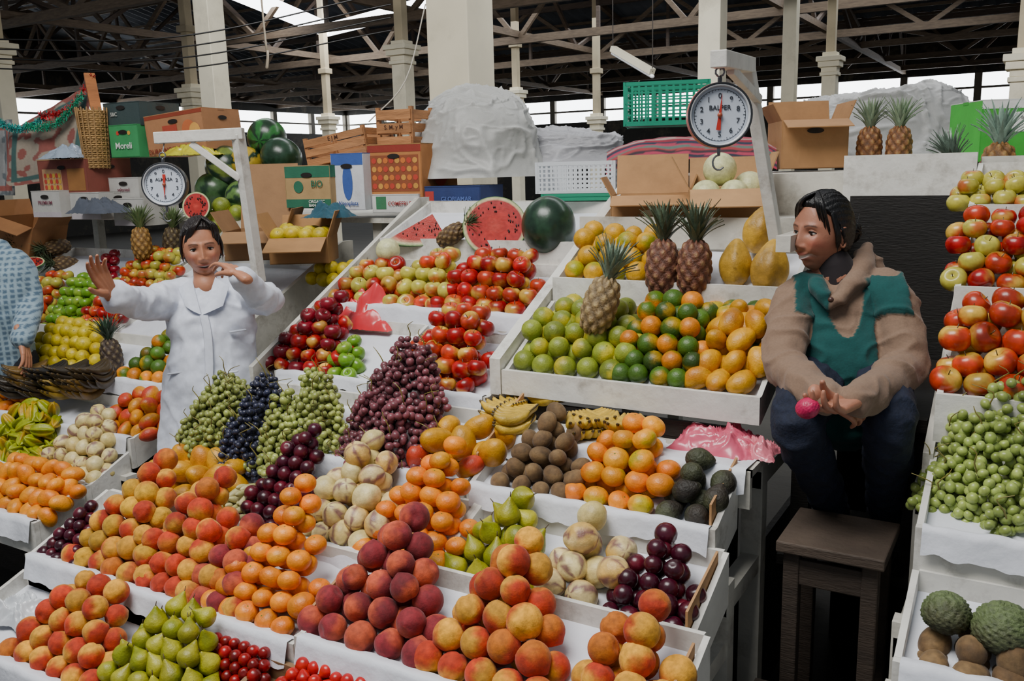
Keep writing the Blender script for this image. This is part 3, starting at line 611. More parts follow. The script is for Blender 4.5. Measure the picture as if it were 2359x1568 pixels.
pilew('quince_pile','quince',-3.0,-2.68,3.15,1.22,2,.035)
b=B(); p=W(1672,527,3.2)
for dx,dy,dz,r in ((-.02,.12,.21,.062),(-.07,.07,.12,.05),(.03,.06,.12,.055),(.09,.16,.14,.055),(-.07,.18,.12,.055)): putfruit(b,'melon',rotm((0,0,1),.35)@V3(dx,dy,dz)+p,r)
b.obj('melon_pile',M_GLOSS)
def crate(name,p,w,d,h,R,col='a8754a',texts=()):
    E=empty(name); b=B(); c=lin(col); L=lambda x,y,z: R@V3(x,y,z)+p
    for x in (-w/2,w/2):
        for y in (0,d): box(b,L(x*.97,y*.97+.004,h/2),(.02,.02,h),c*.8,R)
        for k in range(3): box(b,L(x,d/2,h*(.15+.33*k)),(.008,d,h*.22),c*rng.uniform(.85,1.1),R)
    for y in (-.008,d):
        for k in range(3): box(b,L(0,y,h*(.15+.33*k)),(w,.008,h*.24),c*rng.uniform(.85,1.15),R)
    for k in range(5): box(b,L(-w/2+w*(k+.5)/5,d/2,.004),(w*.16,d,.006),c,R)
    b.obj('crate_slats',M_WOOD,E)
    for s,fx,fz,sz in texts: text(E,s,L((fx-.5)*w,-.0135,fz*h),R@V3(1,0,0),R@V3(0,0,1),sz,'4a2c1c',.01)
crate('wooden_crate',W(780,372,4.55),.36,.28,.15,rotm((0,0,1),.15)@rotm((0,1,0),-.16),texts=[('E J M',.5,.8,.03)])
crate('wooden_crate',W(912,340,4.5),.2,.2,.20,rotm((0,0,1),.1),texts=[('S. M. y M',.5,.5,.03)])
def pcrate(name,p,w,d,h,rot,col,nx,nz):
    b=B(); R=rotm((0,0,1),rot); c=lin(col); L=lambda x,y,z: R@V3(x,y,z)+p
    for z,t in ((.006,.012),(h*.5,.006),(h-.008,.016)):
        for y in (0,d): box(b,L(0,y,z),(w,.008,t),c,R)
        for x in (-w/2,w/2): box(b,L(x,d/2,z),(.008,d,t),c,R)
    for i in range(nx+1):
        for y in (0,d): box(b,L(-w/2+w*i/nx,y,h/2),(.010 if 0<i<nx else .02,.006,h),c,R)
    for i in range(nx):
        for x in (-w/2,w/2): box(b,L(x,d*i/nx,h/2),(.006,.008,h),c,R)
    for k in range(nz):
        for y in (0,d): box(b,L(0,y,h*(k+.5)/nz),(w,.005,.007),c,R)
        for x in (-w/2,w/2): box(b,L(x,d/2,h*(k+.5)/nz),(.005,d,.007),c,R)
    box(b,L(0,d/2,.005),(w,d,.006),c*.8,R); b.obj(name,M_PLAST)
pcrate('green_plastic_crate',W(1535,288,3.95),.36,.28,.19,.35,'1c8a6c',12,6)
pcrate('white_plastic_crate',W(1325,445,3.85),.33,.28,.135,.3,'d4d8dc',16,7)
pcrate('teal_plastic_crate',W(1330,462,3.84),.30,.28,.03,.3,'2a8a6a',8,2)
# tarps: smooth bulging sheet with long thin creases
def tarp(name,c,rx,ry,h,col,seed):
    b=B(); n,m=200,90; P=np.zeros((n,m,3)); C=np.zeros((n,m,3)); crease=lambda x,w:max(0.,1-abs(x)*w)**1.5
    for i in range(n):
        a=6.283185*i/n; ca,sa=math.cos(a),math.sin(a)
        for j in range(m):
            f=j/(m-1); sf=math.sin(f*1.5707); cf=max(0.,math.cos(f*1.5707)); X,Y,Z=ca*cf**.6,sa*cf**.6,sf
            k=1+.20*noise.noise(Vector((X*1.2,Y*1.2,Z*1.2+seed)))
            prof=cf**.5; z=h*sf**.9*(1+.25*noise.noise(Vector((X*.9+seed,Y*.9,seed))))
            w1=noise.noise(Vector((X*1.6,Y*1.6,Z*1.6+seed)))*1.2
            g1=crease(noise.noise(Vector((X*1.3+w1,Y*1.3,Z*.8+seed))),8); g2=crease(noise.noise(Vector((X*2.6+w1,Y*2.6,Z*1.6+seed*2))),9); g3=crease(noise.noise(Vector((X*6,Y*6+w1,Z*5+seed))),8)
            d=.015*g1+.012*g2+.006*g3; flare=1+.18*max(0,1-f*5)**2
            P[i,j]=c+V3(ca*rx*prof*k*flare+X*d,sa*ry*prof*k*flare+Y*d,z+d*Z); C[i,j]=lin(col)*(.9+.14*g1+.12*g2)
    grid(b,P,np.clip(C,0,1),closeu=True); b.obj(name,M_TARP)
p=W(1095,408,4.7); tarp('tarpaulin_bundle',p,.36,.30,.42,'aeaeaa',2.2)
p=W(1310,385,4.8); tarp('tarpaulin_bundle',p,.36,.26,.20,'a0a0a4',5.1)
p=W(2020,370,4.5); tarp('tarpaulin_bundle',p,.44,.35,.36,'a2a2a0',8.3)
p=W(2190,370,4.3); tarp('tarpaulin_bundle',p,.28,.25,.20,'90908e',3.3)
# striped woven blanket
b=B(); n,m=60,60; P=np.zeros((n,m,3)); C=np.zeros((n,m,3)); st=['a03048','2c3040','a83c54','3c2c34','983c40','5a7068','a83c54','283448','8c2c3c','a8908a']
c0=W(1590,345,3.85); Rb=rotm((0,0,1),.35)
for i in range(n):
    for j in range(m):
        x=(i/(n-1)-.5)*.72; y=j/(m-1); z=.055*(1-(2*x/.72)**4)+.012*noise.noise(Vector((x*12,y*4,1)))
        if y<.3: zz=z-.095*(1-y/.3)**1.2; yy=.1*y/.3*.6
        else: zz=z; yy=.06+(y-.3)*.4
        P[i,j]=c0+Rb@V3(x,yy-.05,zz); C[i,j]=lin(st[int(j*.6+.5*noise.noise(Vector((x*5,0,0))))%10])
grid(b,P,C); b.obj('striped_woven_blanket',M_CLOTH)
def film(name,c,sx,sy,h,col,seed,handles=False,mat=None):
    b=B(); n,m=70,50; P=np.zeros((n,m,3))
    for i in range(n):
        for j in range(m):
            x=(i/(n-1)-.5);y=(j/(m-1)-.5); e=max(0,1-(2*abs(x))**3)*max(0,1-(2*abs(y))**3)
            q=Vector((x*3+seed,y*3,seed)); k=1+.35*noise.noise(Vector((math.cos(math.atan2(y,x))*1.5,math.sin(math.atan2(y,x))*1.5,seed))); w1=noise.noise(q)
            rd=max(0,1-abs(noise.noise(Vector((x*4+w1*2+seed,y*4,seed*2))))*6)
            P[i,j]=c+V3(x*sx*k,y*sy*k,e*h*(.5+.9*abs(w1))+.022*rd*e+.006*abs(noise.noise(q*4)))
    grid(b,P,lin(col)); 
    b.obj(name,mat or M_BAG)
film('pink_plastic_bag',onp(1640,1040,PB)+V3(0,.05,.0),.26,.16,.08,'d05c74',3); film('pink_plastic_bag',onp(1730,1050,PB)+V3(0,.03,.0),.14,.12,.04,'d87a88',13)
film('red_plastic_bag',onp(790,800,C4)+V3(0,.18,.06),.34,.2,.15,'d0343c',5)
film('clear_plastic_bag',W(160,365,5.15),.3,.2,.08,'9aa8b8',7); film('clear_plastic_bag',onp(50,1420,T0),.25,.15,.06,'c8ccd0',9)
film('dark_cloth',W(230,490,5.0),.35,.2,.10,'4a505c',11,mat=M_CLOTH); film('yellow_plastic_bag',W(440,358,4.9),.32,.2,.06,'c8c020',13); film('dark_cloth',W(760,500,4.3),.2,.2,.06,'1c4c5c',4,mat=M_CLOTH)
# cardboard side pieces
b=B()
for T,x in ((T3,-.668),(T2,-.628),(TR,-.578)): prism(b,[(T[0]+.005,T[1]),(T[0]+.22,T[1]+.06),(T[0]+.22,T[1]+.15),(T[0]+.005,T[1]+.09)],x-.006,x,KR)
prism(b,[(T3[0]+.05,.86),(T3[0]+.33,.96),(T3[0]+.33,1.04),(T3[0]+.05,.92)],-1.403,-1.396,KR); prism(b,[(1.50,.60),(1.67,.66),(1.67,.72),(1.50,.66)],-1.533,-1.525,KR)
b.obj('cardboard_divider',M_CARD)
# ------------------------------------------------------------ hanging scales
def scale_(name,c,r,rim,label,nums,ang,ptop,rotdir):
    E=empty(name); nrm=unit(rotdir); X=unit(np.cross(ZZ,nrm)); Y=np.cross(nrm,X); R=np.stack([X,Y,nrm],1)
    b=B(); n=48
    def ring(prof,col,mi=0):
        P=np.array([[c+R@V3(math.cos(a)*q,math.sin(a)*q,z) for q,z in prof] for a in np.linspace(0,6.283,n,endpoint=False)]); grid(b,P,lin(col),mi,closeu=True)
    ring([(r*.88,.012),(r*.91,.022),(r*.98,.02)],'2c2e32'); ring([(r*.98,.02),(r,.0),(r*.98,-.035),(r*.8,-.05),(.001,-.055)],rim)
    ring([(r*.86,.012),(r*.87,.022),(r*.91,.022)],'c8ccd0'); ring([(.001,.010),(r*.88,.010)],'c4ccd8')
    ring([(r*.77,.0108),(r*.785,.0108)],'2c3038')
    for k in range(50):
        a=6.283*k/50; q=r*(.70 if k%5==0 else .74); beam(b,c+R@V3(math.cos(a)*q,math.sin(a)*q,.0108),c+R@V3(math.cos(a)*r*.78,math.sin(a)*r*.78,.0108),.0012*r/.09,.0006,lin('2c3038'),nrm)
    d=V3(math.cos(ang),math.sin(ang),0); e=V3(-d[1],d[0],0)
    P=[c+R@(d*r*.68+V3(0,0,.014)),c+R@(e*r*.05-d*r*.1+V3(0,0,.014)),c+R@(-d*r*.45+e*r*.07+V3(0,0,.014)),c+R@(-d*r*.45-e*r*.07+V3(0,0,.014)),c+R@(-e*r*.05-d*r*.1+V3(0,0,.014))]
    b.add(P,[[0,1,4]],lin('b83024'),0,False); b.add(P,[[1,2,3,4]],lin('b83024'),0,False)
    ell(b,c+R@V3(0,0,.015),(r*.08,)*3,lin('9a4a30'))
    tube(b,[c+Y*r*.98,c+Y*r*1.12],[r*.07]*2,lin('5a5c60'),nseg=8,sub=1,mi=1)
    hk=[c+Y*r*1.12+X*.012*math.cos(a)+Y*(.016+.012*math.sin(a)) for a in np.linspace(-1.5,4.2,9)]; tube(b,hk,[.003]*9,lin('8a8c90'),nseg=6,sub=1,mi=1)
    tube(b,[hk[4],ptop],[.0025]*2,lin('8a8c90'),nseg=6,sub=1,mi=1)
    tube(b,[c-Y*r*.98,c-Y*r*1.18],[r*.07,r*.05],lin('8a8c90'),nseg=8,sub=1,mi=1)
    hk=[c-Y*(r*1.2+.02)+X*.016*math.cos(a)+Y*.02*math.sin(a) for a in np.linspace(1.5,5.5,9)]; tube(b,hk,[.003]*9,lin('8a8c90'),nseg=6,sub=1,mi=1)
    b.obj('dial_housing',[M_PLAST,M_METAL],E)
    for k in range(10):
        a=math.pi/2+(6.283*k/10)*nums; text(E,str(k),c+R@V3(math.cos(a)*r*.58,math.sin(a)*r*.58,.0115),X,Y,r*.22,'2c3038',.01)
    text(E,label,c+R@V3(0,r*.22,.0115),X,Y,r*.2,'2c3038',.015)
def gallows(name,base,top,armend,brace,w):
    b=B(); beam(b,base,top,w,w*.8,WH); beam(b,top+unit(top-armend)*w*.5,armend,w,w,WH)
    beam(b,brace[0],brace[1],w*.5,w*.6,WH); b.obj(name,M_WHITE,bevel=.003)
top=W(1722,150,2.75); base=W(1795,600,2.95); arm=W(1655,135,2.35)
gallows('scale_post',base,top,arm,(W(1683,160,2.5),W(1748,230,2.78)),.045)
scale_('hanging_scale',W(1657,266,2.42),.088,'b8402c','BALPER',1,math.pi/2-.1,W(1660,160,2.40),-FH+V3(0,0,.02)-R0*.1)
top=W(548,308,3.55); base=W(598,650,3.75); arm=W(358,318,3.55)
gallows('scale_post',base,top,arm,(W(440,330,3.55),W(553,412,3.6)),.045)
scale_('hanging_scale',W(380,425,3.55),.088,'3a3c40','ALMASA',-1,-math.pi/2-.05,W(378,330,3.55),-FH+R0*.15+V3(0,0,.05))
# ------------------------------------------------------------ hall: floor, roof, trusses, columns, walls
b=B(); box2(b,-30,24,-4,32,-.05,0,lin('3c3933')); fl=b.obj('floor',attrmat('concrete_floor',.8,3,.2,.2,20,grime='2a2622',gscale=1,gamt=.6))
def wall(name,axis,pos,a0,a1,zt):
    b=B(); c=lin('6a6458')
    def seg(z0,z1,cc,mi=0,g=0,s0=a0,s1=a1):
        if axis=='y': box2(b,s0,s1,pos-g,pos+.2,z0,z1,cc,mi)
        else: box2(b,pos-.2,pos+g,s0,s1,z0,z1,cc,mi)
    seg(0,3.3,lin('34322e')); seg(4.1,zt,lin('26241f'))
    n=int((a1-a0)/2)
    for i in range(n+1): s=a0+(a1-a0)*i/n; seg(3.3,4.1,c,0,.05,s-.1,s+.1)
    seg(3.66,3.72,c,0,.04)
    b.obj(name,M_PLASTER)
    w=B()
    if axis=='y': box2(w,a0,a1,pos+.12,pos+.14,3.3,4.1,lin('f0f4f8'))
    else: box2(w,pos-.14,pos-.12,a0,a1,3.3,4.1,lin('f0f4f8'))
    return w
w=wall('wall_back','y',30,-26,24,8); w.obj('window_1',M_LIGHT); w=wall('wall_left','x',-26,3,30,8); w.obj('window_2',M_LIGHT)
b=B(); xs=(-26,24); ys=[4.5,8,15,22,29,30.2]; zs=[5.3,4.9,6.3,4.8,6.2,5.9]
n=320
P=np.zeros((n,len(ys),3)); C=np.zeros((n,len(ys),3))
for i in range(n):
    x=xs[0]+(xs[1]-xs[0])*i/(n-1)
    for j in range(len(ys)): P[i,j]=[x,ys[j],zs[j]+.05*(i%2)]; C[i,j]=lin('565c66')*(1.0+.5*((i//9+j)%3==0))
grid(b,P,C,0,False); b.obj('ceiling',M_ROOF)
b=B()
for q in (((500,-14),(610,-14),(770,56),(750,86)),((748,86),(758,52),(985,-10),(995,26))):
    pts=[atz(u,v,4.6) for u,v in q]; b.add(pts,[[0,1,2,3]],lin('f4f6fa'),0,False)
b.obj('skylight',M_LIGHT)
tw=lin('6f5e4c'); tw2=lin('52443a')
def ztop(y): return float(np.interp(y,ys,zs))-.15
for Y in (8.5,12,15.5,19,22.5,26,29):
    b=B(); zb=4.15 if Y<20 else 4.3
    beam(b,(-26,Y,zb),(24,Y,zb),.10,.14,tw); beam(b,(-26,Y,ztop(Y)),(24,Y,ztop(Y)),.1,.12,tw2)
    x=-26
    while x<24:
        beam(b,(x,Y,zb),(x+1.7,Y,ztop(Y)),.07,.08,tw); beam(b,(x+1.7,Y,ztop(Y)),(x+3.4,Y,zb),.07,.08,tw); beam(b,(x+1.7,Y,zb),(x+1.7,Y,ztop(Y)),.06,.06,tw2); x+=3.4
    b.obj('roof_truss',M_WOOD)
for X in range(-24,14,5):
    b=B(); beam(b,(X,6,4.25),(X,30,4.25),.10,.12,tw)
    for j in range(len(ys)-1): beam(b,(X,ys[j],zs[j]-.1),(X,ys[j+1],zs[j+1]-.1),.1,.12,tw)
    y=6
    while y<29: beam(b,(X,y,4.25),(X,y+2,ztop(y+2)),.07,.07,tw2); beam(b,(X,y+2,ztop(y+2)),(X,y+4,4.25),.07,.07,tw2); y+=4
    b.obj('roof_truss',M_WOOD)
b=B()
for y in np.arange(6,30,1.1): z=float(np.interp(y,ys,zs))-.05; beam(b,(-26,y,z),(24,y,z),.05,.06,lin('6a5a48'))
b.obj('roof_purlins',M_WOOD)
CR=lin('ece2c6')
def column(u,v,t,w,top=5.2,cap=None,shaft=CR):
    p=at(u,v,t); b=B(); x,y=p[0],p[1]
    def sq(z0,z1,ww,cc): box2(b,x-ww/2,x+ww/2,y-ww/2,y+ww/2,z0,z1,cc)
    if cap is None: sq(0,top,w,shaft); sq(0,.3,w*1.25,shaft); sq(top-.2,top,w*1.2,shaft)
    else:
        zc=at(u,cap,t)[2]; sq(0,zc,w,shaft); sq(0,.3,w*1.3,shaft); sq(zc,zc+.05,w*1.25,shaft); sq(zc+.05,zc+.12,w*1.1,shaft); sq(zc+.12,zc+.2,w*1.5,shaft); sq(zc+.2,zc+.27,w*1.75,shaft); sq(zc+.27,zc+.33,w*1.0,shaft)
        s2=lin('c4b494'); sq(zc+.33,top,w*.62,s2); sq(zc+1.1,zc+1.2,w*1.0,s2)
    b.obj('column',M_PLASTER,bevel=.008)
column(1066,230,5.6,.30,5.2); column(503,290,10.5,.24); column(1640,180,10,.25); column(1818,200,13,.19)
column(930,200,13,.23,cap=150); column(450,290,14,.22,cap=245); column(757,290,18,.2,cap=300); column(1190,230,18,.2,cap=240); column(1912,180,13,.2,cap=175); column(5,200,12,.22,cap=150); column(2350,230,9,.2,cap=190); column(1375,320,18,.2,cap=300)
b=B(); p,q=at(1412,112,8),at(1503,165,7.6); beam(b,p,q,.06,.05,lin('c8c0a8')); tube(b,[p-V3(0,0,.04),q-V3(0,0,.04)],[.018]*2,lin('e8e8e8'),nseg=8,sub=1)
for s in (p,q): beam(b,s,s+V3(0,0,1.6),.006,.006,DK)
b.obj('fluorescent_lamp',M_PLAST)
b=B(); p=at(615,155,7); tube(b,[p,p+V3(.02,0,.12),p+V3(0,0,.35),p+V3(-.05,0,2.5)],[.012,.01,.008,.008],lin('b8a890'),nseg=6); b.obj('hanging_cable',M_PLAST)
b=B()
for k in range(4):
    a=at(-100,90+k*22,8.6+k*.2); c=at(900,-20+k*30,8.6+k*.2); tube(b,[a,(a+c)/2-V3(0,0,.2),c],[.008]*3,lin('1c1a18'),nseg=5,sub=10)
p=at(980,10,5.0); q=at(850,280,4.9); tube(b,[p,(p+q)/2+V3(.05,0,-.1),q],[.004]*3,lin('c0b8a8'),nseg=5)
b.obj('electric_wires',M_PLAST)
def rug(name,corners,seed,c1,c2,c3):
    b=B(); n,m=60,60; P=np.zeros((n,m,3)); C=np.zeros((n,m,3)); a,bb,c,d=[np.array(q) for q in corners]
    for i in range(n):
        for j in range(m):
            u,v=i/(n-1),j/(m-1); q=(a*(1-u)+bb*u)*(1-v)+(d*(1-u)+c*u)*v; q=q+FH*.04*noise.noise(Vector((u*6,v*1.5,seed)))
            P[i,j]=q; pat=math.sin(u*22)*math.sin(v*22)+.6*math.cos((u-.5)**2*60+(v-.5)**2*60); ed=min(u,v,1-u,1-v); C[i,j]=lin(c3 if .06<ed<.12 else (c2 if (pat>.3)^(ed<.06) else c1))
    grid(b,P,C); b.obj(name,M_CLOTH)
rug('hanging_rug',[at(20,305,5.6),at(212,190,5.4),at(190,410,5.4),at(15,430,5.6)],1,'9c9080','8c5048','3c5c58')
rug('hanging_rug',[at(-60,285,5.7),at(28,275,5.7),at(30,450,5.7),at(-60,450,5.7)],4,'8a8c8c','5c6468','8c5048')
b=B()
for (pp,qq,c) in ((at(-20,270,5.5),at(110,262,5.4),'30b0a8'),(at(90,265,5.4),at(212,178,5.35),'c82830'),(at(60,290,5.4),at(190,215,5.35),'30b088')):
    for k in range(420):
        f=rng.random(); q=pp*(1-f)+qq*f-V3(0,0,.08*math.sin(f*3.14)); d=unit(rng.normal(size=3))*.03; beam(b,q,q+d,.005,.001,lin(c)*rng.uniform(.5,1.3))
b.obj('tinsel_garland',M_PLAST)
b=B(); c=at(225,385,5.15)
for k in range(26):
    z=.0125*k; P=[c+V3(math.cos(a)*(.05+.0008*k+.004*(-1)**(i+k)),math.sin(a)*(.07+.004*(-1)**(i+k)),z) for i,a in enumerate(np.linspace(0,6.283,33))]; tube(b,P,[.006]*33,lin('a88450')*rng.uniform(.75,1.1),nseg=5,sub=1,cap=False)
for i in range(16): a=6.283*i/16; tube(b,[c+V3(math.cos(a)*.052,math.sin(a)*.07,-.005),c+V3(math.cos(a)*.072,math.sin(a)*.09,.33)],[.005,.005],lin('98764a'),nseg=5,sub=1)
b.obj('wicker_basket',M_WOOD)
b=B(); beam(b,at(222,255,5.3),at(205,170,5.35),.06,.02,lin('a86838')); b.obj('wooden_board',M_WOOD)
# ------------------------------------------------------------ people
def remesh(b,name,voxel,smooth,mats,parent,post=None,col=None):
    o=b.obj(name+'_tmp',mats); md=o.modifiers.new('r','REMESH'); md.mode='VOXEL'; md.voxel_size=voxel
    s=o.modifiers.new('s','SMOOTH'); s.iterations=smooth; s.factor=.5
    bpy.context.view_layer.update(); dg=bpy.context.evaluated_depsgraph_get(); dg.update(); me=bpy.data.meshes.new_from_object(o.evaluated_get(dg))
    bpy.data.objects.remove(o,do_unlink=True); me.name=name
    n=len(me.vertices); V=np.zeros(n*3); me.vertices.foreach_get('co',V); V=V.reshape(-1,3); Nn=np.zeros(n*3); me.vertices.foreach_get('normal',Nn); Nn=Nn.reshape(-1,3)
    C=np.tile(np.asarray(col if col is not None else (.5,.5,.5),float),(n,1))
    if post: V,C=post(V,Nn,C)
    me.vertices.foreach_set('co',V.ravel())
    for a in list(me.color_attributes): me.color_attributes.remove(a)
    ca=me.color_attributes.new('Col','FLOAT_COLOR','POINT'); ca.data.foreach_set('color',np.hstack([C,np.ones((n,1))]).ravel())
    me.materials.clear(); me.materials.append(mats if not isinstance(mats,list) else mats[0])
    me.polygons.foreach_set('use_smooth',[True]*len(me.polygons)); me.polygons.foreach_set('material_index',[0]*len(me.polygons)); me.update()
    o=bpy.data.objects.new(name,me); bpy.context.scene.collection.objects.link(o); o.parent=parent; return o
def nz(V,k,off=0): return np.array([noise.noise(Vector((p[0]*k[0]+off,p[1]*k[1],p[2]*k[2]))) for p in V])
def hbase(D):
    x,y,z=D[:,0]*.071,D[:,1]*.093,D[:,2]*.113
    k=np.clip(-z/.113,0,1); x=x*(1-.30*k**1.6); f=D[:,1]>0
    y=np.where(f,np.where(y>.07,.07+(y-.07)*.65,y),y*(1-.42*ss(.2,1,k)))
    return np.stack([x,y,z],1)
def head(E,c,f,up,skin,s=1.,mouth=0.,smile=0.,neck=None,hair='1c1614',bun=None,fringe=44,side=9,earring=False,flen=.05):
    R=basis(f,up); b=B(); V,F=sph(150,120); P=hbase(V); x,y,z=P[:,0].copy(),P[:,1].copy(),P[:,2].copy(); fr=ss(.0,.03,y)
    g=lambda cx,cz,sx,sz: np.exp(-((x-cx)/sx)**2-((z-cz)/sz)**2)
    g2=lambda cx,cz,sx,sz: g(cx,cz,sx,sz)+g(-cx,cz,sx,sz)
    nh=np.interp(z,[-.050,-.042,-.034,-.01,.014,.03],[0,.014,.022,.012,.005,0]); nw=np.interp(z,[-.05,-.036,.012],[.012,.0105,.0065])
    dy=nh*np.exp(-(x/nw)**2)+.008*g2(.012,-.039,.006,.006)-.011*g2(.030,.001,.016,.010)+.005*g2(.030,.021,.02,.008)+.007*g2(.042,-.028,.018,.016)
    dy+=.007*g(0,-.061,.020,.0045)+.008*g(0,-.072,.018,.0055)-.006*g(0,-.0665,.024,.002)+.010*g(0,-.098,.018,.013)-.003*g(0,-.083,.02,.005)
    dy+=.003*g(0,-.053,.03,.012)+.005*smile*g2(.038,-.048,.013,.013)
    if mouth: dy-=.012*mouth*g(0,-.0675,.014,.005)
    P[:,1]+=dy*fr; P[:,2]+=(-.004*smile*g(0,-.068,.012,.008)+.007*smile*g2(.026,-.066,.009,.008))*fr
    C=np.tile(lin(skin),(len(P),1)); red=lin('b0443c'); 
    def mixc(m,c): 
        nonlocal C; C=C*(1-m[:,None])+np.asarray(c)*m[:,None]
    mixc(.35*fr*g2(.043,-.03,.02,.016),red); mixc(np.clip(.8*fr*(g(0,-.061,.021,.005)+g(0,-.072,.018,.006)),0,.8),lin('9a3c3c'))
    if mouth: mixc(np.clip(1.5*fr*g(0,-.0678,.014,.0034),0,1),lin('2c0c0c')); mixc(np.clip(1.3*fr*g(0,-.0650,.012,.0016),0,1),lin('e0dad0'))
    elif smile: mixc(np.clip(1.6*fr*g(0,-.0668,.021,.0032),0,1),lin('ece6de'))
    bz=.0225-((np.abs(x)-.03)/.02)**2*.005; mixc(np.clip(fr*np.exp(-((z-bz)/.0028)**2)*ss(.05,.044,np.abs(x))*ss(.009,.014,np.abs(x)),0,.85),lin('1a1210'))
    mixc(np.clip(fr*g2(.030,.000,.017,.009)*.35,0,.4),lin('5a3020'))
    T=lambda q: (np.asarray(q)*s)@R.T+c
    b.add(T(P),F,C)
    for sx in (-1,1):
        yb=.068; ell(b,T([sx*.030,yb-.004,.0]),(.0125*s,.011*s,.0064*s),lin('d8d2c8'),R,16,12)
        ell(b,T([sx*.030,yb+.005,.0]),(.0055*s,.003*s,.0055*s),lin('20120c'),R,12,8)
        tube(b,[T([sx*.017,yb+.003,.000]),T([sx*.025,yb+.008,.0052]),T([sx*.034,yb+.007,.0052]),T([sx*.045,yb-.003,.000])],[.0014*s,.0022*s,.0022*s,.0012*s],lin('1c100c'),nseg=6,sub=3)
        tube(b,[T([sx*.018,yb+.004,.004]),T([sx*.026,yb+.0075,.0086]),T([sx*.035,yb+.0055,.0082]),T([sx*.046,yb-.004,.002])],[.002*s,.003*s,.003*s,.002*s],lin(skin)*.85,nseg=6,sub=3)
        ep=[T([sx*(.070+.006*math.sin(a)**2),-.006+.014*math.cos(a),-.010+.028*math.sin(a)]) for a in np.linspace(0,6.0,12)]; tube(b,ep,[.0035*s]*12,lin(skin)*.95,nseg=6,sub=2); ell(b,T([sx*.070,-.006,-.01]),(.005*s,.012*s,.024*s),lin(skin)*.8,R,10,8)
        if earring: ell(b,T([sx*.078,-.004,-.042]),(.005*s,)*3,lin('e8e0d0'),R,8,6)
    if neck is not None: tube(b,[T([0,-.02,-.06]),T([0,-.022,-.10]),neck],[.046*s,.044*s,.052*s],lin(skin)*.95,nseg=20)
    b.obj('head',M_SKIN,E)
    h=B(); V,F=sph(150,100); P=hbase(V); yy=P[:,1]; zz=P[:,2]; hl=np.interp(yy,[-.1,-.03,-.012,.012,.035,.055,.08],[-.085,-.07,-.04,.020,.048,.066,.074])
    m=ss(-.004,.010,zz-hl); ph=np.arctan2(V[:,0],V[:,2]+.3); rib=.0012*np.sin(ph*46+4*V[:,1])+.0025*n3(V,6,1)+.001*np.sin(ph*110+9*V[:,1])
    off=-.012+m*(.020+rib+.004*ss(0,1,V[:,2])); P=P+V*off[:,None]
    hc=lin(hair); C=np.outer(.8+.5*np.clip(.5+.5*np.sin(ph*46),0,1),hc); h.add(T(P),F,C)
    if bun is not None:
        bc=T(bun); ell(h,bc,(.034*s,.03*s,.034*s),hc,R,18,14)
        for k in range(10):
            a0=rng.uniform(0,6.28); Rr=randrot(); pts=[bc+Rr@V3(math.cos(a0+a)*.034*s,math.sin(a0+a)*.034*s,.006*math.sin(3*a)) for a in np.linspace(0,3.5,8)]; tube(h,pts,[.004*s]*8,hc*1.2,nseg=5,sub=2)
        for k in range(10): tube(h,[bc,bc+R@V3(rng.normal()*.01,-.02,.02),bc+R@V3(rng.normal()*.03,-.045,rng.normal()*.03)],[.003,.0015,.0006],hc,nseg=4,sub=3)
    for k in range(fringe):
        sg=1 if k%3 else -1; x0=-.015*1; st=T([x0,.045,.118]); w_=rng.random(); mid=T([x0+sg*(.02+.03*w_),.080-.01*w_,.095-.015*w_]); en=T([sg*(.040+.026*w_),.068-.032*w_,flen-.02-.035*w_+rng.normal()*.006])
        tube(h,[st,mid,en],[.005*s,.0055*s,.0008*s],hc*rng.uniform(.7,1.3),nseg=5,sub=5)
    for sx in (-1,1):
        for k in range(side): tube(h,[T([sx*.066,.035-.003*k,.055]),T([sx*.077,.024-.004*k,.0]),T([sx*.071,.016-.006*k,-.03-.03*rng.random()])],[.005*s,.005*s,.0006*s],hc*rng.uniform(.7,1.3),nseg=5,sub=4)
    h.obj('hair',M_HAIR,E)
def hand(E,name,Wp,d,n,side,curl,skin,s=1.,thumb=(.7,.6,.3),tc=.3):
    d=unit(d); n=unit(n-d*np.dot(n,d)); lat=np.cross(d,n)*side; b=B(); c=lin(skin)
    Kn=[(.084,.027),(.088,.009),(.084,-.009),(.077,-.026)]; Ls=[(.038,.023,.018),(.042,.026,.019),(.039,.024,.019),(.030,.018,.017)]
    for i in range(4):
        k=Wp+(d*Kn[i][0]+lat*Kn[i][1])*s; tube(b,[Wp+lat*Kn[i][1]*.55*s,(Wp+k)/2+lat*Kn[i][1]*.2*s,k],[.013*s,.0135*s,.0105*s],c,nseg=10)
        pts=[k]; a=0; fan=lat*(1.5-i)*.05
        for j in range(3):
            a+=curl[i]*(.8,1.1,.8)[j]; dd=unit(d*math.cos(a)+n*math.sin(a)+fan); pts.append(pts[-1]+dd*Ls[i][j]*s)
        tube(b,pts,[.0096*s,.0085*s,.0075*s,.0060*s],c,nseg=10,sub=4)
    t0=Wp+(d*.022+lat*.022+n*.006)*s; td=unit(d*thumb[0]+lat*thumb[1]+n*thumb[2]); t1=t0+td*.034*s; td2=unit(td+(-lat*.5+n*.4+d*.2)*tc); t2=t1+td2*.029*s; td3=unit(td2+(-lat*.6+n*.3)*tc); t3=t2+td3*.023*s
    tube(b,[t0-td*.01*s,t0,t1,t2,t3],[.012*s,.016*s,.0110*s,.0094*s,.0070*s],c,nseg=10); tube(b,[Wp-d*.05*s,Wp],[(.026*s,.020*s),(.027*s,.018*s)],c,ref=lat,nseg=12,sub=2)
    remesh(b,name,.0024,3,M_SKIN,E,col=c)
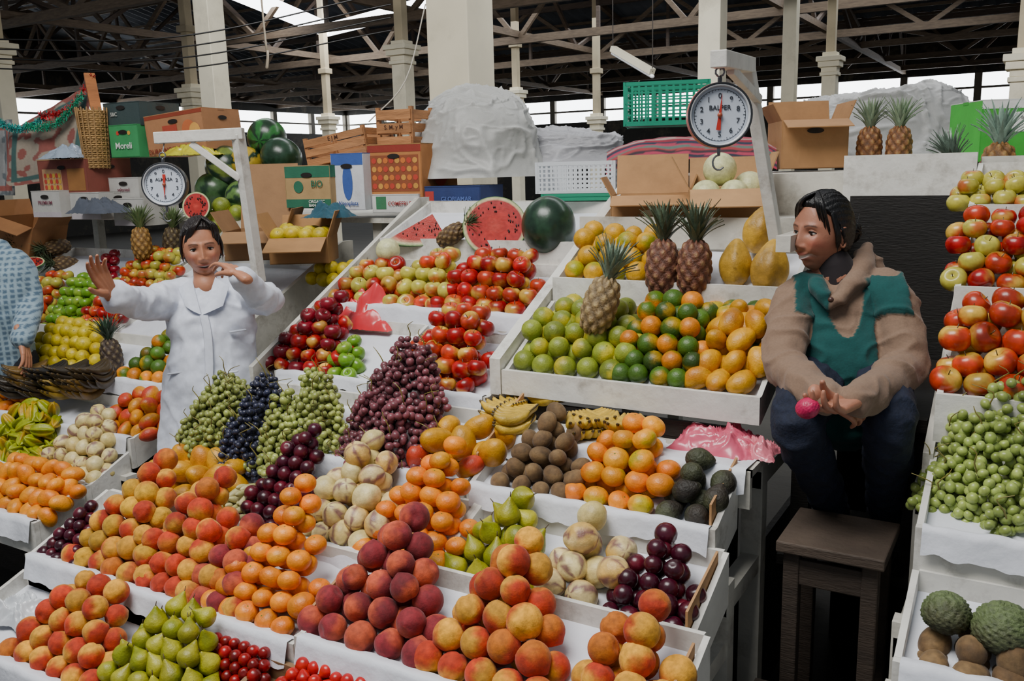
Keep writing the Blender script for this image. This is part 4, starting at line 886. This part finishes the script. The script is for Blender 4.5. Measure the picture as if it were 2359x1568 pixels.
# --- standing vendor
SK='b47a5c'
E=empty('woman_vendor_in_white_coat'); ST=3.5; A=lambda u,v,t=ST: at(u,v,t)
ax=unit(R0+FH*.12); b=B(); wc=lin('d4d9e6')
base=A(486,860); cx,cy=base[0],base[1]
P=[A(478,652),A(478,670),A(482,700),A(488,740),A(492,790),A(490,860),A(487,930),A(485,1000),A(484,1070)]
last=P[-1]; P.append(V3(last[0],last[1],.42))
Rr=[(.065,.055),(.125,.07),(.160,.10),(.168,.125),(.160,.13),(.178,.14),(.186,.145),(.19,.15),(.195,.15),(.21,.16)]
tube(b,P,Rr,wc,ref=ax,nseg=36,sub=5)
RS=A(400,682,3.48); RE=A(325,700,3.30); RW=A(268,682,3.12)
LS=A(554,672,3.55); LE=A(620,692,3.40); LW=A(562,640,3.22)
mid=lambda p,q,dz: (p+q)/2+V3(0,0,1)*dz
tube(b,[A(450,672),RS,mid(RS,RE,-.012),RE,mid(RE,RW,-.008),RW],[.062,.070,.064,.058,.055,.052],wc,nseg=18)
tube(b,[A(510,672),LS,mid(LS,LE,-.0),LE],[.062,.070,.064,.056],wc,nseg=18); tube(b,[LE,mid(LE,LW,-.015),LW],[.056,.052,.044],wc,nseg=18)
def ridg(x): return np.maximum(0,1-np.abs(x)*3.5)**1.5
def coatpost(V,Nn,C):
    lo=ss(1.25,.9,V[:,2]); d=.012*nz(V,(26,26,3),3)*lo+.009*nz(V,(12,12,20),8)*(1-lo)+.009*ridg(nz(V,(9,9,7),5))*(1-lo*.3)+.004*nz(V,(34,34,30),1)
    return V+Nn*d[:,None],C
remesh(b,'coat',.008,4,M_CLOTH,E,coatpost,wc)
b=B(); nrm=unit(-FH+R0*.1)
def surf(u,v,off=.0): 
    return A(u,v)+nrm*off
for sg,pts in ((1,[(452,636,.075),(482,712,.135),(446,694,.125),(426,656,.095)]),(-1,[(504,634,.065),(486,712,.135),(528,694,.115),(538,651,.08)])):
    q=[surf(*p) for p in pts]; n=8; G=np.zeros((n,n,3))
    for i in range(n):
        for j in range(n): u_,v_=i/(n-1),j/(n-1); G[i,j]=(q[0]*(1-u_)+q[1]*u_)*(1-v_)+(q[3]*(1-u_)+q[2]*u_)*v_+nrm*.012*math.sin(v_*3.14)
    grid(b,G,wc); grid(b,G-nrm*.006,wc*.9)
pl=[surf(487,712,.130),surf(498,760,.142),surf(502,830,.150),surf(500,900,.162),surf(498,980,.166)]
tube(b,pl,[(.016,.003)]*5,wc*.92,ref=ax,nseg=10)
for i in range(5): q=pl[i]+nrm*.004-V3(0,0,.03); ell(b,q,(.007,.007,.007),lin('9094a4'),np.eye(3),10,8)
tube(b,[surf(545,752,.118),surf(575,750,.09)],[(.004,.012)]*2,wc*.85,ref=ZZ,nseg=8,sub=2)
for u_ in (430,540):
    tube(b,[surf(u_-22,845,.125),surf(u_+22,838,.13)],[(.004,.008)]*2,wc*.85,ref=ZZ,nseg=8,sub=2)
b.obj('coat_collar_and_buttons',M_CLOTH,E)
b=B()
for sx in (-.085,.085):
    h_=V3(cx,cy,.0)+ax*sx; tube(b,[h_+V3(0,0,.75),h_+V3(0,-.01,.42),h_+V3(0,.01,.1)],[.075,.056,.04],lin('3a3038'),nseg=14)
    tube(b,[h_+V3(0,.04,.045),h_+V3(0,-.04,.045),h_+V3(0,-.14,.035)],[.04,.042,.036],lin('1a1818'),nseg=12)
remesh(b,'legs_and_shoes',.009,3,M_DENIM,E,col=lin('2a2428'))
hf=unit(R0*.34-FH*.94-ZZ*.02); hc=A(464,570,3.46)
head(E,hc,hf,ZZ-R0*.06,SK,1.0,mouth=.5,smile=.4,neck=A(476,658,3.47),hair='1c1412',fringe=34,side=5,earring=True,flen=.06)
hand(E,'hand_right',RW+unit(RW-RE)*.035,unit(RW-RE)*.45+ZZ*.75-R0*.15,unit(-FH*.5+R0*.6+ZZ*.2),-1,(.22,.2,.22,.3),SK,.98,thumb=(.6,.7,.2))
hw=LW+unit(LW-LE)*.03
hand(E,'hand_left',hw,unit(A(500,592,3.28)-hw),unit(FH*.5-ZZ*.2-R0*.7),1,(.35,.45,.7,.85),SK,.92,thumb=(.85,.35,.4),tc=.4)
# --- seated vendor
SK2='a8725a'; E=empty('woman_vendor_sitting'); A=lambda u,v,t=2.55: at(u,v,t)
ax=unit(R0-FH*.18); jc=lin('806856'); tl=lin('0e4846'); b=B()
tube(b,[A(1938,645),A(1940,668),A(1942,700),A(1944,760),A(1946,820,2.52),A(1948,880,2.54),A(1948,925,2.58)],[(.065,.06),(.120,.08),(.155,.105),(.158,.115),(.150,.12),(.158,.13),(.165,.135)],jc,ref=ax,nseg=36)
RS=A(1828,695,2.55); RE=A(1806,838,2.40); RW=A(1905,915,2.14)
LS=A(2050,686,2.47); LE=A(2085,845,2.38); LW=A(1972,920,2.12)
tube(b,[A(1900,668),RS,mid(RS,RE,0)-R0*.004,RE],[.055,.060,.057,.053],jc,nseg=18); tube(b,[RE,mid(RE,RW,-.01),RW],[.053,.049,.038],jc,nseg=18)
tube(b,[A(1985,665),LS,mid(LS,LE,0)+R0*.008,LE],[.056,.062,.059,.055],jc,nseg=18); tube(b,[LE,mid(LE,LW,-.01),LW],[.055,.050,.039],jc,nseg=18)
tube(b,[A(1912,705,2.43),A(1945,675,2.44),A(1978,630,2.50),A(1995,575,2.60)],[.012,.020,.032,.020],jc,nseg=14); tube(b,[A(1912,705,2.43),A(1886,670,2.46),A(1880,648,2.53)],[.012,.016,.016],jc,nseg=12)
tube(b,[A(1995,585,2.62),A(2010,625,2.62),A(2005,670,2.56)],[.022,.038,.036],jc,nseg=14)
def seatpost(V,Nn,C):
    rel=V-A(1942,700); a=rel@ax; z=V[:,2]; zs_=A(1942,700)[2]
    d=.006*nz(V,(12,12,18),2)+.008*ridg(nz(V,(10,10,13),7))+.003*nz(V,(34,34,34),7)
    neck=((a+.014)/.050)**2+((z-(zs_+.07))/.14)**2<1
    w=np.interp(z,[zs_-.28,zs_-.12,zs_+.0,zs_+.08],[.18,.165,.15,.14])
    arm=np.zeros(len(V),bool)
    for s_,e_,rr in ((mid(RS,RE,0),RE,.062),(RE,RW,.064),(mid(LS,LE,0),LE,.064),(LE,LW,.064)):
        dv=e_-s_; t=np.clip(((V-s_)@dv)/np.dot(dv,dv),0,1); dist=np.linalg.norm(V-(s_+t[:,None]*dv),axis=1); arm|=dist<rr
    mk=(np.abs(a)<w)&(~neck)&(~arm)&(z<zs_+.085)
    C[mk]=tl; V=V+Nn*(d+mk*.006)[:,None]; return V,C
remesh(b,'jacket_and_apron',.0055,4,M_FLEECE,E,seatpost,jc)
b=B(); ell(b,A(1914,690,2.405),(.008,.008,.008),lin('4a3028'),np.eye(3),10,8); b.obj('hood_button',M_PLAST,E)
b=B(); tube(b,[A(1922,606,2.53),A(1930,632,2.53),A(1935,665,2.53)],[(.048,.048),(.052,.050),(.053,.048)],lin('1c1418'),ref=ax,nseg=20); b.obj('turtleneck',M_CLOTH,E)
head(E,A(1895,535,2.53),unit(-R0*.90-FH*.44+ZZ*.03),ZZ+R0*.02,SK2,.97,smile=1,neck=A(1930,640,2.53),hair='0c0b0c',bun=[0,-.105,.0],fringe=30,side=4,flen=.06)
b=B(); jn=lin('141c30')
KR_,KL_=V3(-.50,2.22,1.10),V3(-.30,2.31,1.11)
HR,HL=A(1890,930,2.62),A(2005,930,2.62); HR[2]=HL[2]=1.14
AR,AL=V3(-.46,2.56,.74),V3(-.33,2.60,.74)
tube(b,[HR,HL],[.10,.10],jn,nseg=18)
for h_,k_,a_ in ((HR,KR_,AR),(HL,KL_,AL)): tube(b,[h_,(h_+k_)/2+V3(0,0,.01),k_,(k_+a_)/2+V3(0,-.01,0),a_],[.09,.078,.064,.055,.042],jn,nseg=18)
remesh(b,'jeans',.008,4,M_DENIM,E,lambda V,N_,C:(V+N_*(.006*nz(V,(22,22,22),4)+.006*ridg(nz(V,(14,14,18),2)))[:,None],C),jn)
b=B()
for a_ in (AR,AL): tube(b,[a_+V3(0,.05,-.065),a_+V3(0,-.02,-.065),a_+V3(0,-.09,-.075)],[.038,.038,.031],lin('0e0d0e'),nseg=12)
b.obj('shoes',M_CLOTH,E)
fr_=A(1860,946,2.03)
hand(E,'hand_left',LW+unit(LW-LE)*.03,unit(A(1885,952,2.03)-LW),unit(ZZ*.8-R0*.2-FH*.1),1,(.42,.5,.55,.6),SK2,.95,thumb=(.7,.3,.6),tc=.6)
hand(E,'hand_right',RW+unit(RW-RE)*.01,unit(R0*.9-ZZ*.45+FH*.1),unit(-ZZ*.6+FH*.8),1,(.4,.4,.45,.5),SK2,.82)
b=B(); V,F=S3; V=V*(1+.05*n3(V,16))[:,None]; b.add(V*[.024,.024,.027]@randrot().T+fr_+ZZ*.006,F,lin('b81850')); b.obj('prickly_pear',M_GLOSS)
# --- shopper in checked shirt at the left edge
E=empty('shopper_in_checked_shirt'); b=B(); sc_=lin('4c6478'); A=lambda u,v,t=4.2: at(u,v,t)
g0=A(-20,700)
tube(b,[V3(g0[0],g0[1],.85),V3(g0[0],g0[1],1.05),A(-10,690),A(-5,620),A(-15,585)],[(.17,.12),(.17,.13),(.18,.13),(.17,.11),(.09,.08)],sc_,ref=R0,nseg=30)
tube(b,[A(50,625),A(70,700),A(50,780,4.0)],[.065,.058,.05],sc_); tube(b,[A(-70,625),A(-110,700),A(-60,780,3.9)],[.065,.058,.05],sc_)
def chk(V,N_,C):
    f=((np.sin(V[:,2]*260)>.3)|(np.sin((V@R0)*260)>.3)); C[f]=lin('8aa0ac'); return V+N_*(.006*nz(V,(20,20,20),1))[:,None],C
remesh(b,'shirt',.008,4,M_CLOTH,E,chk,sc_)
b=B()
for sx in (-.09,.09):
    h_=V3(g0[0],g0[1],0)+R0*sx; tube(b,[h_+V3(0,0,.9),h_+V3(0,0,.48),h_+V3(0,0,.1)],[.095,.07,.05],lin('20242c')); tube(b,[h_+V3(0,.04,.045),h_+V3(0,-.14,.035)],[.042,.036],lin('181414'))
remesh(b,'trousers_and_shoes',.01,3,M_DENIM,E,col=lin('20242c'))
head(E,A(-60,520,4.15),unit(-R0*.8+FH*.3-ZZ*.2),ZZ-R0*.2,SK,1.0,neck=A(-22,600),hair='141010')
hand(E,'hand_right',A(50,780,4.0),unit(R0*.3-ZZ*.9-FH*.3),unit(-R0),1,(.3,.3,.3,.3),SK)
# ------------------------------------------------------------ light
w=bpy.data.worlds.new('overcast_sky'); bpy.context.scene.world=w; w.use_nodes=True; w.node_tree.nodes['Background'].inputs[0].default_value=(.82,.90,1,1); w.node_tree.nodes['Background'].inputs[1].default_value=.28
def area(name,loc,rot,sx,sy,e,col):
    l=bpy.data.lights.new(name,'AREA'); l.shape='RECTANGLE'; l.size=sx; l.size_y=sy; l.energy=e; l.color=col; o=bpy.data.objects.new(name,l); o.location=loc; o.rotation_euler=rot; bpy.context.scene.collection.objects.link(o)
area('skylight_lamp',(-1.8,.3,5.2),(math.radians(16),0,0),3.0,2.0,300,(1,.975,.94))
area('hall_skylight_lamp',(-8,16,4.6),(0,0,0),14,5,480,(.9,.95,1))
area('hall_fill_lamp',(-3,5.6,4.7),(math.radians(40),0,0),9,1.5,380,(.95,.97,1))  # unseen fill lamp added to brighten the columns and back hall
